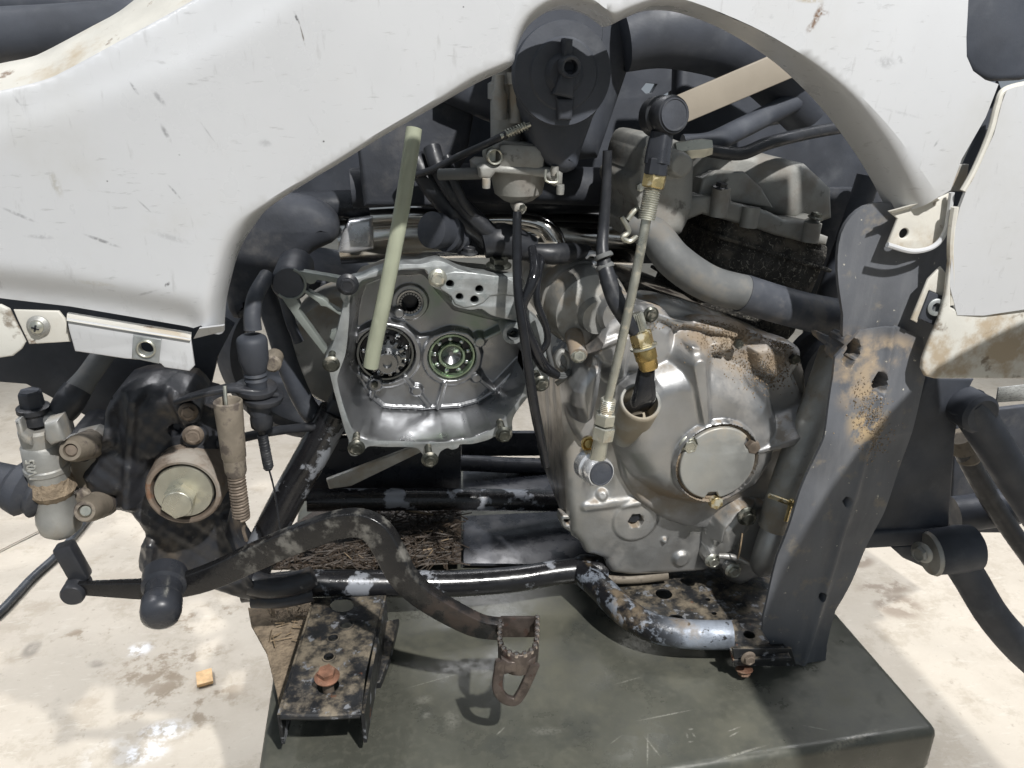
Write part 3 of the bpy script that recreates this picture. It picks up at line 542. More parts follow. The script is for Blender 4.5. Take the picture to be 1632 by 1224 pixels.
# ball bearings
def bearing(c, Y, ro, ri, nb, om, im, cen):
    o = Vector((c[0], Y, c[1])); w = .012; ax = (0, -1, 0)
    g = ro-(ro-ri)*.26; gi = ri+(ro-ri)*.26
    top = obj('ball_bearing', lathe(o, ax, [(-w, ro), (0, ro), (.0006, ro-.0006), (.0006, g+.0012), (-.0015, g), (-w, g)], 56, False, False), om, Q, 'open ball bearing seated in the crankcase')
    obj('inner_race', lathe(o, ax, [(-w, gi), (-.0015, gi), (.0002, gi-.001), (.0002, ri+.0008), (-.001, ri), (-w, ri)], 48, False, False), im, top)
    obj('cage', lathe(o, ax, [(-.0075, gi+.0004), (-.0055, gi+.0006), (-.0055, g-.0006), (-.0075, g-.0004)], 40, False, False), 'dark_cage', top)
    br = (g-gi)*.47; mid = (g+gi)/2
    bmm = bmesh.new(); bmesh.ops.create_icosphere(bmm, subdivisions=3, radius=br); bme = bpy.data.meshes.new('ball'); bmm.to_mesh(bme); bmm.free(); bme.shade_smooth(); bme.materials.append(MATS['ball_steel'])
    for i in range(nb):
        a = 2*math.pi*(i+.3)/nb; place('ball', bme, 'ball_steel', Matrix.Translation(o+Vector((mid*math.cos(a), .0052, mid*math.sin(a)))), top)
    return top
b1 = bearing(B1, YB-.007, r1, r1*.50, 9, 'bearing_race', 'dark_cage', None)
b2 = bearing(B2, YB-.008, r2, r2*.45, 9, 'wet_green_race', 'wet_green_race', None)
p = Vector((B2[0], YB-.004, B2[1])); obj('shaft_end', lathe(p, (0, -1, 0), [(-.02, r2*.44), (0, r2*.44), (.0008, r2*.40), (-.001, r2*.30), (-.004, r2*.1), (-.005, .0001)], 40), 'bearing_steel', b2)
# geared shaft in the left bearing
gs = Vector((xz1(617, 575, YB-.03)[0], YB-.012, xz1(617, 575, YB-.03)[1]))
mb = MB(); nt_ = 13; gp = []
for i in range(nt_):
    for da, rr in ((-.30, .0145), (-.17, .0185), (.17, .0185), (.30, .0145)): a = 2*math.pi*(i+da)/nt_; gp.append((rr*math.cos(a), rr*math.sin(a)))
gear = obj('gear_shaft', weld(plate2([gp], gs+Vector((0, -.012, 0)), XA, ZA, .02, .0006, 1)), 'bearing_steel', Q, 'small toothed shaft in the left bearing')
obj('shaft_nose', lathe(gs, (0, -1, 0), [(.01, .011), (.026, .0105), (.027, .0095), (.027, .0045), (.023, .004), (.023, .0001)], 28), 'bearing_steel', gear)
obj('shaft_key', lathe(gs+Vector((.0095, 0, .003)), (0, -1, 0), [(.008, .0042), (.022, .0042), (.023, .0035)], 16), 'bearing_steel', gear)
obj('bearing_seat', lathe(Vector((B1[0], YB-.001, B1[1])), (0, -1, 0), [(-.012, r1*.5), (-.006, r1*.5), (-.002, r1*.42), (.002, r1*.40)], 40), 'dark_cage', b1)
# needle bearing above
p = Vector((B3[0], YB-.004, B3[1])); nb_ = obj('needle_bearing', lathe(p, (0, -1, 0), [(-.02, r3*1.05), (.003, r3*1.05), (.0035, r3*1.0), (.003, r3*.86), (-.004, r3*.84), (-.02, r3*.84)], 40, False, False), 'bearing_steel', Q)
nm = meshdata('needle', lathe((0, 0, -.007), (0, 0, 1), [(0, .0012), (.0135, .0012)], 8))
for i in range(22):
    a = 2*math.pi*i/22; place('needle', nm, 'bearing_steel', at_axis(p+Vector((r3*.75*math.cos(a), .003, r3*.75*math.sin(a))), (0, -1, 0)), nb_)
obj('shaft_end', lathe(p, (0, -1, 0), [(-.02, r3*.66), (-.008, r3*.66), (-.0065, r3*.58), (-.006, .0001)], 32), 'dark_cage', nb_)
# selector bosses on the right of the bowl
p = P(791, 481, YB-.03); o_ = obj('selector_boss', lathe(p, (0, -1, 0), [(-.03, 19*spx), (.004, 18.5*spx), (.005, 17.5*spx), (.005, 12.5*spx), (.003, 12*spx), (-.012, 12*spx), (-.013, .0001)], 36), 'machined_case', case)
obj('selector_shaft', lathe(p, (0, -1, 0), [(-.016, 7*spx), (.004, 7*spx), (.0055, 5.5*spx), (.006, .0001)], 24), 'dark_bolt', case)
p = P(818, 532, YR-.004); obj('guide_sleeve', lathe(p, (-.1, -1, .05), [(-.045, 19*spx), (-.004, 17.5*spx), (0, 17*spx), (.001, 16*spx), (.001, 10.5*spx), (-.004, 10*spx), (-.02, 10*spx), (-.021, .0001)], 36), 'gasket_face', case, 'bright turned sleeve end')
bolt(818, 532, YR+.014, 6, 'dark_bolt', case, flange=False)
bolt(597, 612, YB-.017, 6, 'dark_bolt', case, flange=False)
bolt(697, 443, YR-.001, 11, 'zinc', case, flange=True, dish=True)
# flange bolts backed out of the rim
for x, y in ((528, 580), (568, 713), (685, 732), (803, 692), (862, 611)):
    bolt(x, y, YR-.024, 10.0, 'dark_bolt', case, axis=(0, -1, -.06), shank=4.2, name='flange_bolt')
bolt(554, 453, YR-.008, 13, 'rubber', case, axis=(0, -1, -.05), shank=3, name='flange_bolt')
bolt(795, 424, YR+.02, 15, 'dark_bolt', case, axis=(0, -.15, 1), name='plug_bolt', label='hex plug on top of the crankcase')
bolt(748, 404, YR+.03, 10, 'rubber', case, axis=(0, -.15, 1), name='plug_bolt')
# gasket web left of the case
C2 = lambda pts: crop(pts, 5.44, 330, 380)
for q in ([(780, 280), (900, 300), (1160, 345), (1150, 392), (1050, 376), (955, 360), (930, 392), (895, 400), (850, 380), (825, 400)],
          [(640, 508), (740, 500), (785, 535), (810, 585), (792, 622), (900, 770), (1040, 965), (1015, 1010), (880, 840), (765, 692), (735, 645)],
          [(845, 440), (950, 500), (1000, 520), (1045, 550), (1055, 580), (1165, 640), (1158, 672), (1035, 595), (985, 588), (965, 560), (832, 465)],
          [(1200, 450), (1150, 480), (1150, 520), (1185, 545), (1160, 690), (1130, 800), (1075, 820), (1060, 860), (1090, 890), (1140, 870), (1200, 680), (1210, 560)]):
    obj('gasket_web', plate(C2(q), YR+.004, .012, .0008), 'gasket_web', case)
p = P(*C2([(715, 395)])[0], YR+.004); ring = []
mb = MB().add(tube([p+Vector((math.cos(R(a)), 0, math.sin(R(a))))*.0135 for a in range(-140, 80, 10)], .0012, 6, 0)); obj('web_arc', mb, 'gasket_web', case)
obj('swing_pivot_cap', lathe(p+Vector((0, .01, 0)), (0, -1, 0), [(-.06, .017), (.006, .0165), (.010, .014), (.010, .0001)], 32), 'black_plastic', Q)
# starter clutch disc seen behind the web
p = P(560, 560, .08); obj('belt_cover', lathe(p, (0, -1, 0), [(-.05, .066), (0, .066), (.006, .062), (.008, .03)], 48), 'grimy_aluminium', Q)

# ------------------------------------------------------------------ right half: magneto side
YC = -.012
body_px = [(897, 600), (930, 560), (1000, 470), (1060, 470), (1150, 500), (1255, 548), (1278, 585), (1283, 660), (1265, 760), (1235, 850), (1150, 893), (1120, 906), (1060, 910), (1000, 912), (972, 908), (965, 896), (962, 886), (945, 880), (932, 878), (924, 862), (906, 842), (900, 760), (897, 690)]
def low_h(X, Z):
    sd = poly_sd(X, Z, LB); h = .010*rnd(sd, .010)
    c = xz1(1012, 828, YC-.01); d = np.hypot(X-c[0], Z-c[1]); h += .003*sstep(d, .027, .024); h -= .012*sstep(d, .0085, .0075)
    for px, py, r in ((1058, 860, 7), (960, 790, 12), (1085, 890, 20)):
        c = xz1(px, py, YC-.01); d = np.hypot(X-c[0], Z-c[1]); h += .005*sstep(d, r*spx, r*spx*.5)
    c = xz1(955, 775, YC-.01); d = np.hypot((X-c[0]), (Z-c[1])*.8); h -= .006*sstep(d, .02, .006)
    a, b = xz1(930, 800, YC), xz1(1010, 790, YC); dd, _ = seg_d(X, Z, a, b); h += .003*sstep(dd, .008, .002)
    return h
LB = xz(body_px, YC); LBs = [(p.x, p.y) for p in cr([Vector((a, b, 0)) for a, b in LB], 3, True)]
engine = obj('engine_block', field(LBs, .0018, low_h, YC, back=None), 'cast_aluminium', Q, 'cast aluminium engine block with round magneto cover', ang=70)
n_ = len(LBs); cxx = sum(p[0] for p in LBs)/n_; czz = sum(p[1] for p in LBs)/n_
sk = MB().add(([Vector((x, YC, z)) for x, z in LBs]+[Vector((x, YC+.05, z)) for x, z in LBs]+[Vector((cxx+(x-cxx)*.97, YC+.16, czz+(z-czz)*.97)) for x, z in LBs], [(k*n_+i, k*n_+(i+1) % n_, (k+1)*n_+(i+1) % n_, (k+1)*n_+i) for k in range(2) for i in range(n_)]+[tuple(range(2*n_, 3*n_))]))
obj('side_wall', sk, 'oily_side_wall', engine, 'oil streaked side wall of the engine block', ang=50)
lug = [(894, 822), (930, 822), (930, 856), (912, 852), (897, 842), (892, 832)]
lg = obj('mounting_lug', plate(lug, YC-.004, .018, .004, holes=[(906, 832, 4)]), 'cast_aluminium', engine)
obj('drain_plug', lathe(P(1013, 828, YC-.013), (0, -1, 0), [(-.02, .0075), (-.006, .0075), (-.004, .006), (-.004, .0001)], 24), 'rubber', engine)
# magneto cover as one cast surface
YM = -.022
cov_px = [(962, 508), (985, 488), (1010, 478), (1045, 483), (1060, 500), (1085, 505), (1110, 500), (1160, 508), (1215, 530), (1256, 543), (1272, 556), (1272, 575), (1260, 592), (1272, 620), (1288, 650), (1290, 668), (1280, 700), (1266, 745), (1244, 790), (1205, 822), (1155, 838), (1100, 838), (1052, 822), (1014, 795), (990, 760), (978, 715), (965, 692), (945, 705), (924, 702), (908, 680), (898, 645), (898, 610), (910, 580), (930, 562), (948, 540)]
CV = xz(cov_px, YM); CVs = [(p.x, p.y) for p in cr([Vector((a, b, 0)) for a, b in CV], 3, True)]
big = xz([(985, 690), (1000, 630), (1040, 590), (1090, 572), (1150, 578), (1205, 602), (1245, 640), (1262, 690), (1252, 745), (1222, 790), (1175, 818), (1120, 826), (1065, 812), (1020, 780), (995, 738)], YM-.04)
pod = xz([(915, 610), (935, 582), (965, 578), (975, 592), (968, 640), (958, 680), (940, 694), (925, 690), (912, 660), (908, 630)], YM-.045)
lob = xz([(930, 560), (950, 525), (985, 497), (1040, 492), (1080, 520), (1085, 570), (1040, 600), (985, 600), (950, 590)], YM-.02)
ear = xz([(1195, 555), (1225, 545), (1258, 560), (1258, 590), (1235, 610), (1205, 590)], YM-.02)
nose = xz([(1090, 545), (1100, 540), (1120, 545), (1122, 572), (1105, 590), (1090, 575)], YM-.03)
def cov_h(X, Z):
    h = .010*rnd(poly_sd(X, Z, CV), .008)
    h = smax(h, .046*rnd(poly_sd(X, Z, big), .034)**1.0-.006, .012)
    h = smax(h, .046*rnd(poly_sd(X, Z, pod), .016)-.004, .004)
    h = smax(h, .024*rnd(poly_sd(X, Z, lob), .014)-.002, .006)
    h = smax(h, .022*rnd(poly_sd(X, Z, ear), .010), .004)
    h = smax(h, .040*rnd(poly_sd(X, Z, nose), .007)-.002, .003)
    for pa, pb, w0, w1, hh in (((1106, 575), (1120, 690), .011, .003, .046), ((1140, 560), (1165, 556), .008, .008, .022), ((1205, 712), (1290, 690), .003, .009, .041), ((1030, 500), (1090, 520), .004, .004, .022), ((1075, 512), (1180, 540), .004, .004, .019), ((1000, 545), (990, 600), .006, .006, .028), ((920, 570), (905, 530), .010, .008, .024), ((950, 560), (985, 545), .004, .004, .026)):
        d, t = seg_d(X, Z, xz1(*pa, YM-.03), xz1(*pb, YM-.03)); w = w0+(w1-w0)*t; h = smax(h, hh-np.maximum(0, d-w*.5)*1.6, .004)
    c = xz1(1142, 737, YM-.045); d = np.hypot(X-c[0], Z-c[1]); rr = 79*.70/F
    h = smax(h, .0475*sstep(d, rr*1.16, rr*.98), .003); h = np.where(d < rr*.96, .041, h)
    c = xz1(1030, 508, YM-.02); d = np.hypot(X-c[0], Z-c[1]); h = smax(h, .027*sstep(d, .0125, .009), .002)
    return h
cover = obj('magneto_cover', field(CVs, .0013, cov_h, YM, back=YC+.002), 'cover_aluminium', engine, 'rounded aluminium magneto cover caked with dry mud on top', ang=75)
c = P(1142, 737, YM-.045); rr = 70*.70/F
capo = []
for i in range(96):
    a = 2*math.pi*i/96; r_ = rr
    for b0 in (143, 32, -93): 
        dd = abs((math.degrees(a)-b0+180) % 360-180)
        if dd < 11: r_ = rr*(.82+.18*max(0, (dd-8)/3))
    capo.append((r_*math.cos(a), r_*math.sin(a)))
obj('cap_groove', lathe(c+Vector((0, .006, 0)), (0, -1, 0), [(0, 75.5*.70/F), (.0035, 75*.70/F), (.0045, 73*.70/F), (.004, 69*.70/F)], 60, False, False), 'mud_dry', engine, 'mud packed groove round the cover plate')
cap = obj('round_cap', weld(plate2([capo], c+Vector((0, -.0035, 0)), XA, ZA, .008, .0018, 3)), 'cap_aluminium', engine, 'flat round cover plate held by three small bolts')
for x, y, m_ in ((1097, 708, 'zinc'), (1197, 709, 'rusty_bolt_head'), (1138, 797, 'yellow_zinc')): bolt(x, y, YM-.042, 11.5, m_, engine, flange=(m_ == 'zinc'), dish=(m_ == 'zinc'), name='cap_bolt')
bolt(1037, 501, YM-.027, 9.5, 'dark_bolt', engine, name='cover_bolt'); bolt(922, 566, YM-.030, 9.5, 'zinc', engine, axis=(-.1, -1, .1), name='cover_bolt')
bolt(1175, 547, YM-.02, 8, 'dark_bolt', engine, name='cover_bolt', flange=False)
bolt(1264, 571, YM-.012, 9, 'dark_bolt', engine, name='cover_bolt', flange=False)
# raised tube behind cover bolt
obj('bolt_post', lathe(P(922, 566, YM-.030), (.12, 1, .22), [(-.001, .0078), (.0, .0085), (.04, .009)], 24), 'cover_aluminium', engine)
# filler neck
ax = Vector((-.02, -.62, .78)).normalized(); p = P(1021, 640, -.088); sN = scale_at(p)
neck = obj('filler_neck', lathe(p, ax, [(-.075, 20*sN), (-.045, 26*sN), (-.030, 30*sN), (-.0285, 33*sN), (-.004, 34*sN), (0, 33.5*sN), (.001, 32*sN), (.0, 28.5*sN), (-.004, 27*sN), (-.028, 26*sN), (-.028, .0001)], 44), 'cap_aluminium', engine, 'open oil filler neck')
def yv(p, q): return p
obj('oil_plug', tube([p-ax*.014+Vector((-.004, 0, 0)), p+ax*.006, P(1030, 590, -.092), P(1030, 574, -.094)], [.0115, .0105, .008, .005], 14, 5, sec=rsec(1, .55, .4)), 'wet_rubber', engine)
obj('oil_plug', tube([p-ax*.012+Vector((.008, 0, 0)), p+ax*.006+Vector((.009, 0, 0)), P(1037, 592, -.094)], [.004, .004, .003], 10, 5), 'wet_rubber', engine)
# brass cable fitting
fa = (P(1018, 525, -.090)-P(1034, 588, -.096)).normalized(); q = P(1034, 585, -.096); sB = scale_at(q)
fit = obj('brass_fitting', lathe(q, fa, [(-.002, 14*sB), (0, 15.5*sB), (.007, 16*sB), (.008, 17.5*sB), (.017, 18*sB), (.018, 17*sB), (.018, 14*sB), (.026, 14*sB)], 32), 'brass', engine)
obj('lock_washer', lathe(q, fa, [(.0185, 22*sB), (.0205, 22*sB), (.0208, 14*sB)], 32), 'zinc', fit)
obj('hex_nut', lathe(q, fa, [(.021, 18*sB), (.033, 18*sB), (.0335, 12*sB)], 6), 'yellow_zinc', fit, ang=20)
kn = MB(); kp = []
for i in range(48): rk = (11.5 if i % 2 else 13)*sB; kp.append((rk*math.cos(2*math.pi*i/48), rk*math.sin(2*math.pi*i/48)))
fx, fy, fz = frame_to(fa); kn.add(([q+fz*t+fx*a*k_+fy*b*k_ for t, k_ in ((.034, .95), (.036, 1), (.050, .95), (.051, .7)) for a, b in kp], [(k*48+j, k*48+(j+1) % 48, (k+1)*48+(j+1) % 48, (k+1)*48+j) for k in range(3) for j in range(48)]+[tuple(range(144, 192))]))
obj('knurled_ring', kn, 'zinc', fit, ang=20)
obj('brake_cable', tube([P(968, 240, -.06), P(966, 300, -.06), P(962, 360, -.062), P(960, 400, -.07), P(968, 440, -.08), P(982, 480, -.088), P(1000, 512, -.092), P(1012, 530, -.093)], [7*sB, 8*sB, 9*sB, 10*sB, 13*sB, 14*sB, 12*sB, 9*sB], 16, 6), 'rubber', Q, 'black sheathed cable running down to the brass fitting')
for x, y in ((962, 408), (964, 425), (970, 445), (977, 464)):
    pp = P(x, y, -.075); obj('cable_ring', lathe(pp, P(x+8, y+22, -.08)-pp, [(-.002, 13.2*sB), (0, 15*sB), (.002, 14.6*sB)], 20), 'hose_grey', Q)
# starter motor
p = P(945, 498, -.012); sm_ = scale_at(p)
st = obj('starter_motor', lathe(p, (.10, -1, -.05), [(-.15, 60*sm_), (-.05, 68*sm_), (-.046, 71*sm_), (-.03, 71*sm_), (-.028, 68*sm_), (-.01, 67*sm_), (0, 62*sm_), (.004, 50*sm_), (.006, 30*sm_), (.016, 27*sm_)], 56), 'grimy_aluminium', Q, 'dusty cylindrical starter motor')
obj('motor_lobe', lathe(P(985, 500, -.03), (.1, -1, -.05), [(-.05, 34*sm_), (0, 34*sm_), (.006, 29*sm_), (.008, .0001)], 36), 'cover_aluminium', engine)
obj('cable_clamp', tube([P(x, y, -.03) for x, y in ((898, 590), (888, 575), (895, 560), (906, 572), (902, 598), (886, 612))], .003, 8), 'grimy_aluminium', engine)
# water pump, lower right
pump_px = [(1122, 872), (1128, 830), (1160, 800), (1200, 790), (1240, 800), (1262, 812), (1262, 850), (1248, 885), (1236, 905), (1222, 914), (1196, 918), (1175, 928), (1158, 922), (1145, 905), (1128, 900), (1118, 888)]
PW = xz(pump_px, -.03)
lobs = [(xz([(1140, 868), (1146, 835), (1175, 806), (1205, 798), (1210, 806), (1180, 822), (1162, 846), (1156, 872)], -.05), .026, .010), (xz([(1150, 850), (1180, 812), (1215, 800), (1200, 850), (1175, 890), (1150, 895)], -.05), .020, .012)]
def pump_h(X, Z):
    h = .014*rnd(poly_sd(X, Z, PW), .010)
    for pl_, hh, rw in lobs: h = smax(h, hh*rnd(poly_sd(X, Z, pl_), rw), .006)
    for px, py, r, hh in ((1190, 822, 17, .026), (1135, 893, 15, .022), (1168, 908, 15, .026)):
        c = xz1(px, py, -.05); d = np.hypot(X-c[0], Z-c[1]); h = smax(h, hh*sstep(d, r*spx, r*spx*.7), .003)
    return h
pump = obj('water_pump', field([(p.x, p.y) for p in cr([Vector((a, b, 0)) for a, b in PW], 3, True)], .0014, pump_h, -.028, back=.02), 'cast_aluminium', Q, 'grey water pump housing below the magneto cover', ang=70)
obj('outlet', tube([P(1250, 800, -.045), P(1240, 835, -.055), P(1226, 875, -.060), P(1216, 900, -.058), P(1213, 910, -.050)], [.0165, .0165, .0160, .0135, .006], 28, 6), 'cast_aluminium', pump)
obj('foot_lip', tube([P(1146, 886, -.058), P(1168, 888, -.062), P(1192, 898, -.062)], [.003, .0035, .003], 12), 'cast_aluminium', pump)
bolt(1190, 822, -.056, 12, 'dark_bolt', pump, name='pump_bolt'); bolt(1135, 893, -.051, 9, 'zinc', pump, name='pump_bolt'); bolt(1168, 908, -.055, 10, 'zinc', pump, name='pump_bolt')
obj('straw', tube([P(1183, 850, -.075), P(1180, 872, -.078), P(1176, 890, -.072)], .0009, 6, 3), 'straw', pump)
hs = obj('coolant_pipe', tube([P(1336, 560, -.02), P(1310, 640, -.04), P(1278, 720, -.055), P(1250, 790, -.062), P(1232, 840, -.062)], [.019, .020, .020, .018, .016], 24, 6), 'grimy_aluminium', Q, 'grey coolant pipe behind the mud flap')
pc, pd = P(1258, 795, -.062), (P(1250, 810, -.062)-P(1278, 735, -.055)).normalized()
obj('hose_clamp', lathe(pc, pd, [(-.004, .0198), (-.004, .0208), (.004, .0208), (.004, .0198)], 32, False, False), 'yellow_zinc', hs)
mb = MB().add(tube([P(1226, 790, -.085), P(1262, 803, -.088)], .0028, 8, 1)).add(tube([P(1262, 796, -.088), P(1252, 830, -.086)], .0022, 8, 1)); obj('clamp_screw', mb, 'yellow_zinc', hs)
# cylinder and head
CC = P(1180, 420, .07); ca = Vector((.30, .02, .95)).normalized()
Mx = Matrix.Identity(3); cx0, cy0, cz0 = Vector((.95, .0, -.30)).normalized(), None, ca
cy0 = cz0.cross(cx0); Mx.col[0] = cx0; Mx.col[1] = cy0; Mx.col[2] = cz0
barrel = obj('cylinder_barrel', box(P(1172, 428, .065), .128, .13, .115, .016, Mx), 'fuzzy_grime', Q, 'black cylinder barrel furred with dry dirt')
for k in range(3): obj('cooling_fin', box(P(1172, 428, .065)+ca*(-.03+.03*k), .134, .136, .004, .0015, Mx), 'fuzzy_grime', barrel)
head_px = [(1088, 345), (1098, 318), (1105, 312), (1140, 312), (1152, 296), (1164, 300), (1168, 322), (1228, 338), (1250, 350), (1290, 352), (1300, 345), (1310, 352), (1306, 372), (1322, 378), (1318, 392), (1286, 388), (1264, 382), (1238, 376), (1210, 366), (1160, 352), (1120, 342), (1096, 352)]
head = obj('cylinder_head', plate(head_px, -.005, .13, .004), 'cylinder_grey', Q, 'grey cylinder head above the dirty barrel')
obj('rocker_cover', plate([(1100, 320), (1112, 268), (1135, 238), (1200, 240), (1290, 262), (1330, 300), (1332, 350), (1300, 362), (1230, 342), (1165, 324)], .02, .12, .012), 'cylinder_grey', head)
obj('cover_face', plate([(1112, 318), (1120, 285), (1140, 272), (1188, 274), (1215, 300), (1234, 332), (1165, 322)], .006, .02, .003), 'cylinder_grey', head)
for x, y, y1 in ((1150, 300, 345), (1198, 330, 362), (1296, 355, 385)):
    obj('stud_boss', tube([P(x, y, -.008), P(x-6, y1, -.008)], .0085, 18, 1), 'cylinder_grey', head)
bolt(1148, 301, -.008, 10, 'rubber', head, axis=(.2, -.15, 1), name='head_bolt'); bolt(1299, 348, -.008, 9, 'dark_bolt', head, axis=(.2, -.15, 1), name='head_bolt')
# intake elbow left of the head
im_px = [(990, 280), (1000, 268), (1006, 240), (1018, 215), (1040, 212), (1080, 225), (1100, 240), (1098, 330), (1080, 370), (1040, 392), (1010, 385), (1000, 360), (1004, 335), (998, 312), (990, 296)]
IM = xz(im_px, -.01)
def im_h(X, Z):
    h = .022*rnd(poly_sd(X, Z, IM), .018)
    for px, py, r, hh in ((1010, 285, 14, .018), (1030, 300, 12, .02), (1075, 260, 26, .036)):
        c = xz1(px, py, -.03); d = np.hypot(X-c[0], Z-c[1]); h = smax(h, hh*sstep(d, r*spx, r*spx*.6), .004)
    a, b = xz1(1022, 230, -.03), xz1(1012, 340, -.03); dd, _ = seg_d(X, Z, a, b); h = smax(h, .03-dd*1.3, .006)
    return h
elbow = obj('intake_elbow', field([(p.x, p.y) for p in cr([Vector((a, b, 0)) for a, b in IM], 3, True)], .002, im_h, -.012, back=.06), 'cylinder_grey', Q, 'grey cast intake elbow', ang=70)
bolt(1019, 298, -.04, 7, 'zinc', elbow, flange=False)
obj('spark_lead', tube([P(1088, 232, -.02), P(1130, 228, -.02), P(1180, 205, .0), P(1240, 175, .02), P(1330, 130, .05)], .010, 12), 'black_plastic', Q)
obj('loom_wire', tube([P(1130, 240, -.03), P(1180, 245, -.03), P(1225, 228, -.02), P(1290, 212, .0), P(1360, 200, .02)], .006, 10), 'rubber', Q)
obj('plug_nut', lathe(P(1098, 238, -.03), (1, -.2, .1), [(-.012, .008), (0, .009), (.012, .009), (.02, .007)], 6), 'zinc', elbow, ang=20)
obj('clamp_band', tube([P(x, y, -.035) for x, y in ((1000, 350), (1012, 335), (1025, 330), (1040, 342), (1038, 362), (1020, 372), (1004, 384), (992, 378), (1002, 368), (990, 345))], .0026, 8), 'zinc', elbow)
# thick radiator hose
hp = [P(1000, 352, -.02), P(1040, 372, -.03), P(1075, 415, -.045), P(1130, 452, -.05), P(1190, 468, -.05)]
rh = obj('radiator_hose', tube(hp, [.015, .016, .017, .0172, .0172], 24, 7), 'hose_grey', Q, 'thick bent coolant hose, dusty grey end')
obj('hose_end', tube([P(1182, 467, -.05), P(1240, 485, -.05), P(1300, 500, -.05), P(1370, 512, -.045)], [.0182, .0182, .0185, .019], 24, 6), 'hose_dark', rh)

# ------------------------------------------------------------------ carburettor and airbox
p = P(897, 118, -.085); sA = scale_at(p); ra = 79*sA
lid = obj('airbox_lid', lathe(p, (-.02, -1, .02), [(-.02, ra*.97), (-.004, ra*1.0), (0, ra), (.002, ra*.985), (.0025, ra*.70), (.004, ra*.66), (.0045, ra*.40), (.010, ra*.30)], 64), 'black_plastic', Q, 'round black plastic cap with a bored centre')
obj('lid_rim', lathe(p+Vector((-.002, .03, .030)), (-.02, -1, .02), [(-.05, ra*.99), (.012, ra*.99), (.016, ra*.95), (.014, ra*.5)], 56), 'black_plastic', lid)
tp = P(906, 106, -.098); obj('centre_spigot', lathe(tp, (0, -1, -.05), [(-.02, .0085), (.008, .0078), (.009, .007), (.008, .0052), (-.006, .005), (-.007, .0001)], 28), 'black_plastic', lid)
obj('grip_rib', plate([(901, 60), (914, 62), (913, 100), (899, 100)], -.101, .016, .0025), 'black_plastic', lid)
obj('grip_rib', plate([(897, 112), (918, 112), (915, 158), (882, 150)], -.100, .016, .003), 'black_plastic', lid)
obj('grip_rib', plate([(888, 156), (917, 156), (912, 192), (890, 192)], -.094, .012, .003), 'dusty_dark', lid)
bx_px = [(838, 150), (960, 150), (950, 190), (932, 240), (924, 268), (905, 278), (885, 272), (862, 250), (845, 215), (838, 190)]
obj('airbox_snout', plate(bx_px, -.055, .10, .012, sm=4), 'black_plastic', Q, 'black rubber snout hanging below the round cap')
obj('airbox', plate([(700, -20), (1110, -20), (1110, 60), (1010, 110), (960, 255), (930, 258), (700, 160)], .03, .14, .02), 'black_plastic', Q)
# carburettor: bowl, flange, body, slide chimney
c0 = P(828, 290, -.02); sC = scale_at(c0)
carb = obj('carburettor', lathe(P(826, 322, -.02), (0, -.02, 1), [(0, 15*sC), (.002, 24*sC), (.008, 38*sC), (.020, 43*sC), (.030, 45*sC), (.031, 49*sC), (.035, 50*sC), (.036, 44*sC)], 40), 'cylinder_grey', Q, 'grey metal carburettor with round float bowl')
obj('bowl_flange', plate([(764, 268), (772, 262), (890, 268), (898, 276), (897, 294), (885, 298), (872, 284), (790, 276), (782, 286), (766, 284)], -.05, .07, .003), 'cylinder_grey', carb)
obj('throttle_body', box(P(822, 246, -.02), 74*sC, .06, 40*sC, .006, Matrix.Rotation(R(4), 3, 'Y')), 'cylinder_grey', carb)
obj('slide_chimney', lathe(P(806, 245, -.01), (0, -.02, 1), [(0, 24*sC), (.045, 24*sC), (.046, 28*sC), (.058, 28*sC), (.060, 22*sC), (.075, 18*sC)], 32), 'grimy_aluminium', carb)
obj('top_nozzle', lathe(P(822, 196, -.03), (0, -.02, 1), [(0, 10*sC), (.03, 10*sC), (.031, 14*sC), (.04, 14*sC)], 20), 'grimy_aluminium', carb)
obj('choke_post', lathe(P(796, 150, -.03), (0, -.02, 1), [(-.02, 12*sC), (0, 12*sC), (.004, 8*sC), (.015, 8*sC)], 20), 'grimy_aluminium', carb)
q = P(789, 250, -.052); obj('vent_spigot', lathe(q, (0, -1, 0), [(-.03, 12*sC), (0, 12*sC), (.001, 11*sC), (.0, 9*sC), (-.014, 9*sC), (-.015, .0001)], 28), 'zinc', carb)
obj('idle_spring', spring(P(806, 214, -.05), P(840, 200, -.05), 6*sC, 1.2*sC, 8), 'zinc', carb)
obj('idle_screw', tube([P(798, 218, -.05), P(845, 198, -.05)], 4*sC, 12, 1), 'zinc', carb)
obj('throttle_cable', tube([P(808, 214, -.05), P(770, 232, -.04), P(730, 250, -.02), P(690, 270, .0), P(660, 280, .02)], 6*sC, 10), 'rubber', Q)
obj('fuel_pipe', tube([P(768, 276, -.03), P(740, 277, -.03), P(700, 278, -.02)], 9*sC, 14, 2), 'hose_grey', carb)
obj('drain_boss', lathe(P(828, 332, -.034), (0, -1, -.05), [(-.02, 9*sC), (0, 10*sC), (.003, 9*sC), (.004, 5*sC)], 20), 'grimy_aluminium', carb)
bolt(833, 331, -.042, 6, 'dark_bolt', carb, flange=False)
for x, y in ((775, 290), (893, 300), (884, 270)): obj('bowl_screw', lathe(P(x, y, -.05), (0, -.1, 1), [(-.005, 6*sC), (0, 6.5*sC), (.003, 6*sC)], 16), 'grimy_aluminium', carb)
obj('lever_link', tube([P(870, 270, -.055), P(870, 288, -.056), P(888, 290, -.056), P(888, 275, -.055)], 2*sC, 8, 3), 'zinc', carb)
